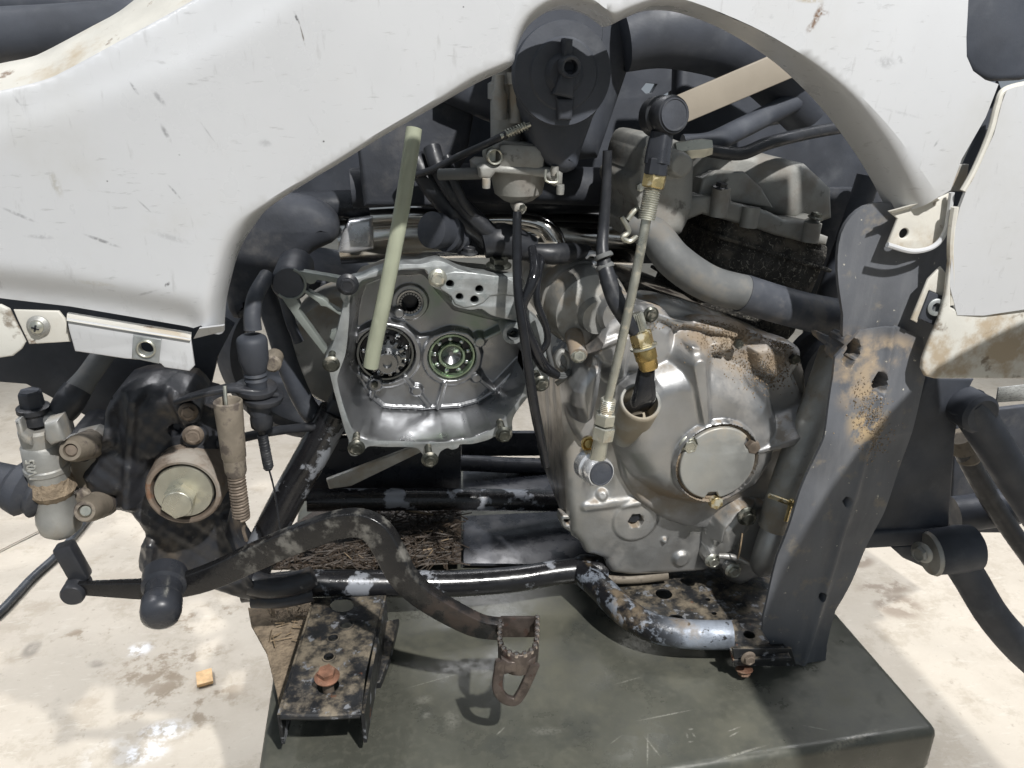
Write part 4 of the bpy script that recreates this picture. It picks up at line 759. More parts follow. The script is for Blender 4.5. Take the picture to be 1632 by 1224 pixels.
dz = obj('drain_hose', tube([P(824, 338, -.045), P(824, 400, -.055), P(826, 470, -.062), P(836, 540, -.066), P(850, 640, -.066), P(862, 700, -.064), P(870, 742, -.06)], [7*sC, 7.5*sC, 7.5*sC, 8*sC, 8.5*sC, 8*sC, 7.5*sC], 14), 'wet_rubber', Q, 'thin black drain hose hanging from the carburettor')
# translucent breather hose
obj('breather_hose', tube([P(660, 205, -.03), P(652, 260, -.038), P(642, 325, -.045), P(628, 400, -.05), P(612, 480, -.05), P(598, 545, -.047), P(591, 584, -.045)], [.0068, .0068, .0067, .0066, .0068, .0070, .0070], 20), 'clear_hose', Q, 'yellowed translucent hose dangling into the left bearing')
# wet wiring loop between the engine halves
obj('wire_loop', tube([P(848, 395, -.03), P(852, 430, -.05), P(846, 455, -.058), P(832, 490, -.06), P(838, 520, -.062), P(852, 556, -.06), P(866, 582, -.055), P(888, 598, -.045)], [7*sC, 9*sC, 9*sC, 8*sC, 8*sC, 10*sC, 10*sC, 7*sC], 14), 'wet_rubber', Q, 'wet black wiring loop between the engine halves')
obj('wire_loop', tube([P(846, 410, -.02), P(862, 412, -.03), P(858, 440, -.045), P(856, 480, -.05), P(870, 520, -.05), P(872, 545, -.05), P(862, 560, -.05)], [6*sC]*7, 12), 'wet_rubber', Q)
obj('wire_loop', tube([P(858, 500, -.04), P(872, 530, -.045), P(874, 560, -.045), P(880, 586, -.04)], 4.5*sC, 10), 'hose_grey', Q)
for k in range(3): obj('bare_wire', tube([P(862, 578+4*k, -.055), P(878, 590+4*k, -.05), P(896, 596+3*k, -.042), P(908, 590+3*k, -.035)], .0017, 8), 'hose_grey', Q)
obj('lead_cover', tube([P(850, 400, -.01), P(880, 405, -.01), P(912, 402, 0), P(935, 400, .02)], [.007, .010, .009, .006], 14), 'rubber', Q)
obj('eyelet', tube([P(x, y, .01) for x, y in ((932, 410), (940, 404), (950, 406), (952, 416), (944, 420))], .003, 8), 'foil', Q)
# cables crossing behind
obj('loom_cable', tube([P(688, 235, .02), P(700, 270, .01), P(730, 318, -.0), P(770, 360, -.005), P(812, 392, .0)], .008, 12), 'rubber', Q)
obj('loom_cable', tube([P(660, 250, .03), P(690, 300, .02), P(730, 345, .01), P(780, 385, .01)], .010, 12), 'rubber', Q)
obj('loom_cable', tube([P(712, 250, .0), P(725, 290, -.01), P(745, 330, -.01), P(790, 375, -.0)], .0045, 12), 'rubber', Q)
obj('rubber_joint', tube([P(770, 388, .0), P(800, 384, .0), P(850, 398, .0)], [.014, .017, .012], 16), 'rubber', Q)
q0, q1 = P(685, 366, -.01), P(775, 380, .05); ad = q1-q0; L_ = ad.length
boot = obj('bellows_boot', lathe(q0, ad, [(0, .0001), (0, .012), (.002, .0165), (.012, .0165), (.014, .0145), (.022, .0145), (.023, .018), (.028, .018), (.029, .0155), (.034, .0155), (.035, .018), (.040, .018), (.041, .0155), (.048, .0155), (.05, .019), (.07, .018), (L_, .016)], 32), 'dusty_dark', Q, 'ribbed grey rubber boot on top of the crankcase')
# ------------------------------------------------------------------ gear linkage rod
def ball_joint(cx, cy, Y, r, m, stud, cm):
    o = P(cx, cy, Y); s = scale_at(o); r = r*s
    j = obj('ball_joint', lathe(o, (.22, -1, .12), [(-.022, r*.80), (-.018, r*1.02), (-.007, r*1.04), (-.005, r*.92), (-.003, r*.98), (.006, r*.98), (.009, r*.90)], 44), m, Q)
    obj('dust_cap', lathe(o, (.22, -1, .12), [(.007, r*.84), (.0105, r*.80), (.0105, r*.74), (.0098, r*.70), (.0102, r*.3), (.0098, .0001)], 40), cm, j)
    return j
bj = ball_joint(1064, 184, -.10, 31, 'rubber', None, 'dusty_dark'); bj['label'] = 'black ball joint at the top of the gear linkage'
lk = obj('linkage_rod', tube([P(1042, 292, -.105), P(1032, 340, -.108), P(1010, 455, -.108), P(985, 570, -.106), P(968, 645, -.104)], [8*sB*.9]*5, 16, 4), 'zinc', Q, 'dull zinc gear linkage rod')
obj('joint_shank', tube([P(1055, 212, -.10), P(1050, 240, -.102), P(1047, 262, -.104)], [.0080, .0088, .0092], 14, 4, sec=rsec(1, .85, .45)), 'black_glossy', bj)
obj('joint_collar', lathe(P(1044, 280, -.105), P(1047, 262, -.104)-P(1044, 280, -.105), [(0, .0088), (.001, .0094), (.012, .0094), (.013, .009)], 8), 'black_glossy', bj, ang=20)
ax2 = (P(1042, 292, -.105)-P(1032, 340, -.108)).normalized()
obj('lock_nut', lathe(P(1040, 300, -.105), ax2, [(0, .0088), (.001, .0098), (.011, .0098), (.012, .0088)], 6), 'yellow_zinc', lk, ang=20)
tp_ = []; 
for i in range(14): tp_ += [(-.0018*i, .0064), (-.0018*i-.0009, .0072)]
obj('thread', lathe(P(1040, 302, -.105), ax2, tp_[::-1], 20), 'zinc', lk, ang=20)
ax3 = (P(968, 645, -.104)-P(958, 700, -.103)).normalized()
obj('thread', lathe(P(970, 636, -.104), ax3, tp_[::-1], 20), 'zinc', lk, ang=20)
obj('lock_nut', lathe(P(962, 676, -.103), ax3, [(0, .0085), (.001, .0098), (.0105, .0098), (.0115, .0085)], 6), 'zinc', lk, ang=20)
bj2 = ball_joint(951, 749, -.10, 25, 'foil', None, 'dusty_dark'); bj2['label'] = 'bright ball joint at the foot of the gear linkage'
obj('joint_collar', lathe(P(961, 692, -.103), ax3, [(-.004, .0105), (.008, .0108), (.009, .0095)], 6), 'zinc', bj2, ang=20)
obj('joint_shank', tube([P(961, 690, -.103), P(956, 712, -.102), P(952, 735, -.10)], [.0070, .0072, .0080], 16, 4), 'zinc', bj2)
obj('joint_bush', lathe(P(938, 706, -.075), (-.2, -1, .3), [(0, .0075), (.008, .0075), (.009, .006), (.006, .004)], 20), 'brass', bj2)
# beige strap under the fairing
obj('strap', plate([(1080, 152), (1225, 90), (1330, 40), (1345, 75), (1268, 122), (1094, 196)], -.015, .004, .001), 'beige_strap', Q, 'flat beige strap crossing under the fairing')
# ------------------------------------------------------------------ dark things behind the engine
obj('seat_rail', tube([P(470, 330, .14), P(700, 322, .14), P(900, 318, .14), P(1060, 312, .14)], .016, 16), 'black_glossy', Q)
obj('frame_backbone', tube([P(560, 300, .10), P(760, 292, .10), P(1010, 300, .10)], .02, 16), 'dusty_dark', Q)
for pl_, Y_, m_ in (([(330, 90), (640, -60), (1420, -60), (1420, 430), (1330, 460), (1260, 430), (1110, 420), (1020, 420), (1000, 338), (560, 335), (500, 400), (395, 440), (330, 420)], .26, 'black_plastic'),
                    ([(-60, 470), (340, 500), (372, 520), (346, 570), (332, 628), (240, 640), (180, 660), (166, 678), (95, 640), (42, 612), (-60, 604)], .06, 'black_plastic'),
                    
                    ([(1290, 300), (1420, 300), (1420, 640), (1300, 660), (1285, 600), (1290, 470)], .06, 'dusty_dark')):
    hol = []
    if Y_ == .26: hol = [[(1022, 142), (1030, 132), (1048, 134), (1040, 148), (1030, 150)], [(1046, 158), (1070, 144), (1070, 162), (1052, 170)], [(960, 150), (978, 150), (976, 158), (962, 158)]]
    obj('inner_guard', plate(pl_, Y_, .012, .0004, holes=hol), m_, Q)
obj('rear_guard', plate([(355, 330), (470, 318), (530, 345), (536, 385), (490, 412), (462, 462), (405, 505), (360, 500)], .08, .06, .018, sm=4), 'dusty_dark', Q)
obj('plenum_wall', plate([(560, 150), (700, 120), (760, 160), (745, 250), (700, 330), (580, 330)], .06, .02, .006), 'dusty_dark', Q)
obj('inner_shelf', plate([(1085, 30), (1300, 30), (1300, 190), (1160, 215), (1100, 250), (1040, 280), (1000, 240), (1080, 190)], .12, .03, .01), 'black_plastic', Q)
obj('air_duct', tube([P(990, 60, .03), P(1080, 45, .03), P(1200, 90, .04), P(1290, 170, .05)], [.03, .035, .03, .03], 20), 'black_plastic', Q)
obj('guard_strut', tube([P(1300, 520, .03), P(1345, 400, .03), P(1385, 280, .03)], .012, 14), 'black_plastic', Q)
obj('lower_guard', lathe(P(1330, 590, .02), (0, -1, 0), [(-.03, .045), (0, .045), (.006, .04), (.008, .0001)], 40), 'dusty_dark', Q)
# exhaust with heat shield
ex = obj('exhaust_pipe', tube([P(540, 378, .16), P(640, 372, .16), P(760, 368, .16), P(900, 372, .16), P(1010, 382, .16)], .030, 36), 'chrome', Q, 'polished exhaust pipe behind the engine')
obj('exhaust_bend', tube([P(700, 355, .13), P(800, 350, .13), P(860, 358, .125), P(884, 385, .12), P(890, 430, .12)], [.010, .010, .011, .012, .012], 20), 'chrome', ex)
obj('heat_shield', tube([P(590, 345, .13), P(660, 342, .13), P(720, 346, .13)], .012, 20), 'chrome', ex)
obj('foil_wrap', plate([(546, 372), (556, 352), (594, 346), (596, 398), (560, 406), (538, 404)], .11, .03, .006), 'foil', Q, 'crumpled silver foil wrap on the exhaust')
# far rear tyre
tc = P(505, 548, .24); sT = scale_at(tc)
tyre = obj('rear_tyre', lathe(tc, (0, -1, 0), [(-.07, 108*sT), (-.05, 140*sT), (-.02, 150*sT), (.02, 150*sT), (.045, 140*sT), (.06, 120*sT), (.06, 106*sT), (-.07, 106*sT)], 72, False, False), 'dusty_dark', Q, 'far black tyre behind the crankcase')
obj('frame_tube', tube([P(418, 455, .03), P(440, 520, .03), P(462, 590, .03), P(490, 650, .03), P(525, 690, .03)], .0105, 14), 'black_plastic', Q)
obj('frame_tube', tube([P(452, 470, .01), P(462, 510, .01), P(476, 545, .01)], .005, 12), 'black_plastic', Q)
obj('frame_gusset', plate([(530, 635), (560, 652), (540, 700), (500, 760), (470, 800), (420, 870), (415, 850), (455, 760), (500, 690)], .01, .03, .003), 'worn_black_paint', Q)
obj('down_tube', tube([P(535, 655, .02), P(500, 720, .02), P(455, 800, .02), P(415, 880, .01), P(400, 930, 0)], .017, 18), 'rail_paint', Q, 'black frame tube dropping to the lower rail')
# ------------------------------------------------------------------ rear pivot casting, lower left
cast_px = [(190, 620), (240, 610), (300, 618), (320, 640), (345, 650), (352, 700), (345, 740), (372, 790), (362, 840), (395, 900), (420, 945), (420, 960), (395, 955), (300, 925), (228, 915), (226, 868), (238, 858), (205, 810), (175, 815), (160, 822), (130, 812), (115, 770), (108, 730), (112, 690), (150, 690), (172, 695), (168, 670), (170, 650)]
SWo = xz(cast_px, -.02); SWs = [(p.x, p.y) for p in cr([Vector((a, b, 0)) for a, b in SWo], 2, True)]
rd1 = xz([(196, 632), (290, 630), (320, 670), (340, 735), (330, 770), (250, 735), (205, 790), (150, 800), (125, 760), (165, 705), (185, 690)], -.03)
def sw_h(X, Z):
    h = .010*rnd(poly_sd(X, Z, SWo), .009); h = smax(h, .020*rnd(poly_sd(X, Z, rd1), .014), .005)
    for pa, pb, w, hh in (((215, 635), (205, 800), .006, .024), ((290, 640), (330, 720), .008, .026), ((180, 700), (130, 720), .008, .022), ((360, 830), (400, 930), .007, .016), ((240, 870), (235, 910), .006, .016)):
        d, t = seg_d(X, Z, xz1(*pa, -.03), xz1(*pb, -.03)); h = smax(h, hh-np.maximum(0, d-w*.4)*1.5, .004)
    c_ = xz1(278, 688, -.04); d = np.hypot(X-c_[0], Z-c_[1]); h -= .012*sstep(d, .006, .0045)
    return h+.0006*np.sin(X*420)*np.sin(Z*380)+.0007*np.sin(X*150+Z*210)
sw = obj('swingarm_plate', field(SWs, .0018, sw_h, -.018, back=.03), 'worn_black_paint', Q, 'black rear pivot casting with a rusty boss', ang=60)
ob = P(292, 785, -.068); sb_ = scale_at(ob); axb = (-.03, -1, .02)
boss = obj('pivot_boss', lathe(ob, axb, [(-.05, 64*sb_), (-.02, 61*sb_), (-.006, 60*sb_), (-.001, 57*sb_), (0, 54*sb_), (-.0005, 50*sb_), (-.004, 48.5*sb_), (-.012, 48*sb_)], 56, False, False), 'rusty_ring', Q, 'rust rimmed pivot boss with a large washer and bolt')
obj('seal', lathe(ob, axb, [(-.012, 49*sb_), (-.010, 48*sb_), (-.010, 44*sb_), (-.013, 43*sb_)], 48), 'rubber', boss)
obj('large_washer', lathe(ob, axb, [(-.010, 45*sb_), (-.002, 45*sb_), (-.001, 44*sb_), (-.001, .0001)], 56), 'washer_zinc', boss)
bolt(289, 792, -.066, 26, 'washer_zinc', boss, axis=axb, flange=False, name='pivot_bolt', spin=.25, dish=False)
for x, y, r in ((300, 656, 11), (308, 693, 12)):
    obj('lug_boss', lathe(P(x+4, y-4, -.03), (.1, -1, .05), [(-.02, r*1.9*sb_), (.012, r*1.7*sb_), (.014, r*1.4*sb_)], 24), 'worn_black_paint', sw)
    bolt(x, y, -.046, r, 'rusty_bolt_head', sw, axis=(.12, -1, .05), name='lug_bolt')
# cable bracket and cables by the pivot
br = obj('cable_bracket', tube([P(290, 636, -.04), P(330, 625, -.055), P(370, 618, -.06), P(405, 620, -.06), P(440, 625, -.055)], [.010, .010, .011, .012, .010], 10, 5, sec=rsec(1, .22, .18)), 'worn_black_paint', Q)
for x, y in ((408, 620), (418, 634)): obj('bracket_ring', lathe(P(x, y, -.058), (.12, -.1, 1), [(-.002, .017), (0, .018), (.003, .018), (.004, .016)], 28), 'worn_black_paint', br)
axc = (P(400, 500, -.06)-P(420, 680, -.06)).normalized(); pc0 = P(409, 612, -.06); L1 = lambda y: (612-y)*sb_*.97
cb = obj('cable_boot', lathe(pc0, axc, [(L1(665), .0085), (L1(655), .0105), (L1(640), .0105), (L1(612), .0085), (L1(604), .0100), (L1(600), .0085), (L1(596), .0100), (L1(592), .0085), (L1(588), .0100), (L1(582), .0105), (L1(570), .0125), (L1(540), .0130), (L1(534), .0120), (L1(530), .0090)], 28), 'black_plastic', Q, 'grey black rubber boot on the hanging brake cable')
obj('cable_sheath', tube([P(403, 526, -.058), P(402, 500, -.055), P(408, 470, -.045), P(425, 440, -.02)], [.0075, .0070, .0068, .0068], 16), 'hose_dark', cb)
obj('cable_end', lathe(P(417, 672, -.06), axc, [(-.006, .0078), (-.004, .0095), (.004, .0098), (.008, .0085), (.03, .0075)], 24), 'rubber', cb)
rs_ = obj('thin_spring', spring(P(418, 692, -.058), P(428, 745, -.056), .0040, .0009, 22), 'rubber', Q, 'thin black return spring below the cable')
obj('spring_core', tube([P(417, 680, -.058), P(428, 748, -.056)], .0034, 10, 1), 'rubber', rs_)
obj('spring_hook', tube([P(428, 745, -.056), P(438, 785, -.055), P(446, 840, -.054), P(452, 848, -.054), P(464, 832, -.054)], .0009, 6), 'rubber', rs_)
sl = obj('tan_sleeve', lathe(P(373, 728, -.085), P(364, 648, -.085)-P(373, 728, -.085), [(-.004, .0078), (0, .0102), (.02, .0108), (.048, .0118), (.052, .0118), (.053, .0105), (.050, .0085), (.03, .0085), (.03, .0001)], 28), 'tan_sleeve', Q, 'tan spring sleeve in front of the pivot')
obj('sleeve_lower', lathe(P(376, 750, -.085), P(372, 722, -.085)-P(376, 750, -.085), [(-.004, .0078), (0, .0092), (.018, .0095)], 24), 'tan_sleeve', sl)
obj('return_spring', spring(P(375, 745, -.085), P(385, 825, -.085), .0066, .0013, 17), 'rusty_bolt_head', sl)
obj('spring_core', tube([P(375, 745, -.085), P(385, 825, -.085)], .0056, 12, 1), 'dark_cage', sl)
obj('spring_hook', tube([P(385, 822, -.085), P(389, 836, -.085), P(388, 846, -.086), P(393, 862, -.086)], .0016, 8), 'rusty_bolt_head', sl)
obj('top_hook', tube([P(358, 615, -.08), P(360, 640, -.084), P(361, 652, -.085)], .0016, 8), 'zinc', sl)
obj('link_rod', tube([P(345, 708, -.03), P(420, 690, -.02), P(470, 683, -.0), P(520, 678, .02)], .0045, 10), 'rubber', Q)
obj('rubber_bush', lathe(P(434, 580, -.03), (0, -1, 0), [(-.02, .008), (0, .008), (.002, .006)], 20), 'tan_sleeve', Q)
# ------------------------------------------------------------------ rear brake master cylinder
top_, bot_ = P(60, 680, -.055), P(100, 850, -.05); axm = (top_-bot_).normalized(); Lm = (top_-bot_).length; sM = scale_at(top_)
mc = obj('master_cylinder', lathe(bot_, axm, [(0, 20*sM), (.006, 32*sM), (.016, 35*sM), (.022, 34*sM), (.030, 30*sM), (.040, 29*sM), (Lm*.62, 32*sM), (Lm*.66, 32*sM), (Lm*.84, 31*sM), (Lm*.86, 28*sM), (Lm*.98, 29*sM), (Lm, 24*sM)], 40), 'grimy_aluminium', Q, 'grey brake master cylinder with cast digits')
obj('cast_rib', lathe(bot_+axm*(Lm*.60), axm, [(0, 31*sM), (.002, 34*sM), (.006, 34*sM), (.008, 31*sM)], 32), 'grimy_aluminium', mc)
obj('mud_collar', lathe(bot_+axm*(Lm*.36), axm, [(0, 28*sM), (.008, 37*sM), (.016, 34*sM), (.024, 30*sM)], 14), 'mud_dry', mc)
bj_ = obj('banjo_bolt', lathe(top_+axm*.004, axm, [(0, 20*sM), (.010, 20*sM), (.011, 24*sM), (.015, 24*sM), (.016, 20*sM)], 24), 'rubber', mc)
obj('banjo_head', lathe(top_+axm*.020, axm, [(0, 18*sM), (.012, 17*sM), (.014, 15*sM)], 6), 'dusty_dark', mc, ang=20)
obj('horn', plate([(22, 672), (32, 668), (36, 690), (48, 698), (50, 712), (34, 706), (28, 696)], -.075, .02, .003), 'grimy_aluminium', mc)
obj('horn', plate([(68, 676), (92, 670), (98, 690), (102, 704), (80, 712), (70, 702)], -.080, .03, .004), 'grimy_aluminium', mc)
for x, y, x1, y1, m_ in ((112, 718, 150, 706, 'tan_sleeve'), (135, 815, 165, 800, 'tan_sleeve')):
    a_, b_ = P(x, y, -.075), P(x1, y1, -.02); obj('mount_bush', lathe(b_, a_-b_, [(0, 26*sM), ((a_-b_).length*.7, 22*sM), ((a_-b_).length*.92, 19*sM), ((a_-b_).length, 16*sM), ((a_-b_).length, 11*sM), ((a_-b_).length-.008, 10*sM), ((a_-b_).length-.008, .0001)], 28), m_, mc)
    obj('bush_pin', lathe(a_, a_-b_, [(-.01, 10*sM), (-.003, 10*sM), (-.002, 8*sM)], 20), 'rusty_bolt_head' if y < 760 else 'zinc', mc)
obj('mount_arm', plate([(100, 700), (150, 688), (180, 700), (178, 740), (128, 790), (112, 760)], -.03, .02, .004), 'grimy_aluminium', mc)
obj('foot_arm', plate([(96, 800), (130, 780), (168, 800), (165, 828), (120, 835)], -.035, .02, .004), 'tan_sleeve', mc)
obj('reservoir_hose', tube([P(-60, 762, -.04), P(0, 768, -.04), P(30, 775, -.045), P(62, 782, -.05)], [.020, .017, .017, .013], 18), 'dusty_dark', mc)
obj('hose_boot', lathe(P(28, 772, -.045), P(60, 785, -.05)-P(20, 770, -.045), [(-.006, .016), (0, .024), (.010, .026), (.016, .020), (.022, .023), (.028, .014)], 20), 'dusty_dark', mc)
bh = obj('brake_hose', tube([P(62, 668, -.055), P(85, 665, -.055), P(105, 655, -.05), P(118, 630, -.045), P(140, 600, -.035), P(165, 565, -.02), P(185, 540, .0)], [.006, .008, .0105, .0115, .0095, .0095, .0095], 18), 'hose_grey', Q, 'grey hose rising from the brake master cylinder')
obj('hose_ferrule', tube([P(97, 660, -.053), P(112, 638, -.048), P(124, 620, -.042)], [.011, .0125, .0118], 18, 4), 'rubber', bh)
tx = bpy.data.curves.new('t', 'FONT'); tx.body = '1V05'; tx.size = 19*sM; tx.extrude = .0008; tx.align_x = 'CENTER'; tx.align_y = 'CENTER'
to = bpy.data.objects.new('t', tx); tme = bpy.data.meshes.new_from_object(to); bpy.data.objects.remove(to); tme.materials.clear()
lx, ly_ = axm, Vector((0, -1, 0)).cross(axm); Mt = Matrix.Identity(4); fn = lx.cross(ly_)
if fn.y > 0: ly_ = -ly_; fn = -fn
Mt.col[0][:3] = lx; Mt.col[1][:3] = ly_; Mt.col[2][:3] = fn; Mt.col[3][:3] = P(63, 735, -.055)+fn*(29.5*sM)
tme.transform(Mt); link('cast_digits', tme, 'letter_grey', mc)
obj('push_rod', box((P(106, 862, -.055)+P(126, 928, -.070))/2, .017, .015, (P(106, 862, -.055)-P(126, 928, -.070)).length, .003, Matrix.Rotation(R(-13), 3, 'Y')), 'worn_black_paint', mc)
# ------------------------------------------------------------------ brake pedal
arm_pts = [(118, 937, -.074), (180, 938, -.076), (245, 938, -.08), (300, 930, -.085), (350, 913, -.09), (400, 890, -.097), (450, 868, -.106), (500, 849, -.114), (540, 836, -.12), (575, 834, -.126), (602, 848, -.13), (622, 880, -.135), (640, 915, -.14), (665, 942, -.144), (700, 966, -.148), (745, 990, -.150), (770, 999, -.151), (797, 1002, -.151)]
hw = [.0058, .0078, .0098, .0110, .0118, .0122, .0122, .0122, .0122, .0125, .0130, .0130, .0125, .0120, .0118, .0115, .0110, .0108]
arm = obj('brake_pedal', tube([P(*q) for q in arm_pts], hw, 12, 4, sec=rsec(.46, 1, .12), up=Vector((0, 0, 1))), 'pedal_paint', Q, 'bent black brake pedal arm with a serrated foot peg', ang=50)
pv = P(262, 928, -.088); obj('pivot_pin', lathe(pv, (.12, -1, -.14), [(-.01, .0195), (.006, .0190), (.008, .0160), (.020, .0152), (.021, .0138), (.023, .0138), (.024, .0170), (.036, .0170), (.042, .0155), (.046, .0105), (.047, .0001)], 32), 'black_glossy', arm)
obj('end_eye', lathe(P(121, 938, -.070), (0, -1, 0), [(-.012, .0105), (.010, .0105), (.012, .009)], 24), 'worn_black_paint', arm)
Zp = P(825, 985, -.151).z; zc = Zp-.011
pathU = [PZ(x, y, Zp) for x, y in ((798, 983), (797, 1002), (797, 1020), (803, 1034), (815, 1041), (828, 1043), (841, 1040), (851, 1032), (855, 1018), (856, 1000), (856, 983))]
pathU = [p_-Vector((0, 0, .011)) for p_ in pathU]
peg = obj('foot_peg', tube(pathU, .011, 12, 4, sec=rsec(.16, 1, .06, 2)), 'rusty_steel', arm, 'rusty brown foot peg with a serrated rim', ang=50)
obj('peg_back', tube([pathU[0], pathU[-1]], .011, 12, 1, sec=rsec(.16, 1, .06, 2)), 'rusty_steel', arm)
pd_ = cr(pathU, 8); acc = 0; last = pd_[0]
tooth = meshdata('tooth', lathe((0, 0, 0), (0, 0, 1), [(-.002, .0025), (.0012, .0024), (.0026, .0015), (.0029, .0001)], 8))
for a_ in pd_:
    acc += (a_-last).length; last = a_
    if acc > .0064: acc = 0; place('tooth', tooth, 'bright_steel_edge', Matrix.Translation(a_+Vector((0, 0, .0108))), peg)
Yl = pathU[5].y
obj('peg_apron', plate([(799, 1048), (812, 1056), (840, 1056), (855, 1046), (851, 1068), (843, 1078), (826, 1070), (802, 1076), (797, 1070)], Yl-.001, .004, .0012), 'rusty_steel', arm)
lp = [P(x, y, Yl) for x, y in ((798, 1052), (793, 1085), (794, 1100), (804, 1113), (820, 1117), (830, 1106), (841, 1084), (852, 1058))]
obj('peg_loop', tube(lp, .0046, 10, 5, sec=rsec(.5, 1, .3)), 'rusty_steel', arm)
# ------------------------------------------------------------------ lower frame
Zr = P(700, 925, 0).z
near = obj('lower_rail', tube([P(385, 940, 0), P(480, 930, 0), P(600, 930, 0), P(720, 930, 0), P(820, 923, 0), P(890, 912, 0), P(960, 905, .0)], [.0135, .0142, .0148, .0148, .0145, .0138, .0145], 24), 'rail_paint', Q, 'black lower frame rail with chipped paint, nearest')
obj('lower_rail', tube([P(490, 797, .165), P(600, 796, .165), P(740, 796, .165), P(880, 798, .165), P(1000, 800, .165)], .0145, 24), 'rail_paint', Q, 'black lower frame rail with chipped paint, far side')
obj('cross_bar', tube([P(560, 735, .30), P(740, 738, .30), P(830, 742, .30), P(1000, 745, .30)], .012, 18), 'black_glossy', Q)
obj('cross_strap', plate([(520, 765), (660, 712), (690, 712), (560, 775), (525, 780)], .06, .006), 'grimy_aluminium', Q)
obj('far_wall', plate([(500, 700), (735, 690), (735, 780), (480, 800)], .20, .01, .002), 'black_glossy', Q)
obj('far_wall', plate([(735, 690), (1000, 690), (1000, 726), (735, 728)], .33, .01, .002), 'black_glossy', Q)
nw = obj('weld_sleeve', lathe(P(938, 910, 0), (1, -.12, -.05), [(-.016, .0150), (-.01, .0185), (.010, .0190), (.020, .0165)], 20), 'peeled_tube', Q)
Zn = P(925, 908, 0).z; print('Z', Zr, Zn)
obj('nerf_tube', tube([PZ(925, 908, Zn), PZ(958, 938, Zn-.002), PZ(992, 972, Zn-.005), PZ(1035, 998, Zn-.008), PZ(1090, 1010, .034), PZ(1165, 1012, .034)], [.0150, .0150, .0152, .0150, .0148, .0148], 24, 6), 'peeled_tube', Q, 'bare curved frame tube with bubbled paint')
Zs = .022
sp = obj('skid_plate', plate([(945, 912), (1000, 918), (1130, 905), (1235, 912), (1300, 935), (1270, 1010), (1140, 1002), (1080, 995), (1010, 960)], Vector((0, 0, Zs)), .003, .0008, holes=[(1058, 946, 13), (1078, 988, 14), (1128, 955, 4), (1138, 977, 4)], N=Vector((0, 0, 1))), 'bracket_paint', Q, 'dirty skid plate with round drain holes')
obj('skid_plate', plate([(735, 800), (735, 895), (640, 900), (420, 905), (430, 860), (520, 800)], Vector((0, 0, .018)), .004, .0008, N=Vector((0, 0, 1))), 'wet_debris', Q, 'rear skid plate covered with wet debris')
for pl_ in ([(738, 822), (900, 814), (965, 850), (930, 900), (738, 898)], [(738, 750), (935, 746), (935, 786), (738, 788)]): obj('dark_sheet', plate(pl_, Vector((0, 0, .010)), .004, .001, N=Vector((0, 0, 1))), 'black_glossy', Q)  # added black sheets, standing in for shade between and behind the rails
obj('skid_bar', tube([P(960, 922, -.01), P(1010, 922, -.012), P(1062, 914, -.012)], [.006, .006, .008], 12), 'tan_sleeve', Q)
fb = obj('front_bracket', plate([(1150, 988), (1225, 984), (1262, 1048), (1168, 1052)], Vector((0, 0, .030)), .004, .001, holes=[(1194, 1011, 9)], N=Vector((0, 0, 1))), 'bracket_paint', Q, 'small rust flecked bracket at the end of the curved tube')
ya = PZ(1200, 1046, .030).y
obj('bracket_lip', plate([(1168, 1034), (1262, 1034), (1270, 1062), (1172, 1062)], ya-.001, .004, .001, holes=[]), 'bracket_paint', fb)
obj('bracket_web', plate([(1150, 1005), (1165, 1005), (1186, 1062), (1165, 1058)], -.078, .005, .001), 'tan_sleeve', fb)
bolt(1192, 1048, ya-.005, 9, 'rusty_bolt_head', fb, name='bracket_bolt'); bolt(1186, 1066, ya+.002, 10, 'rust', fb, axis=(0, -.3, -1), name='bracket_bolt')
# ------------------------------------------------------------------ footrest bracket (inverted channel reaching towards the viewer)
Zb = Zr+.004; O_ = Vector((0, 0, Zb))
top_px = [(502, 952), (612, 948), (600, 1000), (583, 1070), (576, 1138), (446, 1140), (466, 1070), (486, 1005)]
fr = obj('footrest_bracket', plate(top_px, O_, .003, .0012, holes=[[(526+19+19*math.cos(a*.314)*1.0, 963+11.5*math.sin(a*.314)) for a in range(20)], (552, 996, 10), (531, 1018, 8), (524, 1048, 8), (523, 1092, 17)], N=Vector((0, 0, 1))), 'bracket_paint', Q, 'dirt crusted channel bracket for the footrest')
def wall(a, b, h, t=.003):
    a, b = PZ(*a, Zb-.0035), PZ(*b, Zb-.0035); d = (b-a).normalized(); n_ = Vector((-d.y, d.x, 0))*t
    return [a, b, b-ZA*h, a-ZA*h, a+n_, b+n_, b+n_-ZA*h, a+n_-ZA*h], [(0, 1, 2, 3), (4, 7, 6, 5), (0, 4, 5, 1), (2, 6, 7, 3), (1, 5, 6, 2), (0, 3, 7, 4)]
obj('channel_side', wall((447, 1139), (503, 953), .034), 'bracket_paint', fr); obj('channel_side', wall((611, 949), (575, 1137), .034), 'bracket_paint', fr)
obj('channel_lip', tube([PZ(448, 1141, Zb-.003), PZ(510, 1142, Zb-.003), PZ(574, 1139, Zb-.003)], .003, 8), 'bracket_paint', fr)
for x, y, r in ((552, 996, 12), (531, 1018, 9), (524, 1048, 9)): obj('hole_rim', lathe(PZ(x, y, Zb), (0, 0, 1), [(0, (r+2)*spx), (.0012, (r+1)*spx), (.0012, (r-1)*spx), (-.002, (r-2)*spx)], 24, False, False), 'bracket_paint', fr)
obj('gusset', plate([(395, 968), (500, 956), (448, 1138), (440, 1100), (425, 1040), (400, 995)], Vector((0, 0, .012)), .004, .001, N=Vector((0, 0, 1))), 'mud_dry', fr)
obj('side_gusset', plate([(604, 990), (636, 985), (622, 1045), (606, 1088), (588, 1090)], Vector((0, 0, .028)), .012, .002, N=Vector((0, -.2, 1))), 'bracket_paint', fr)
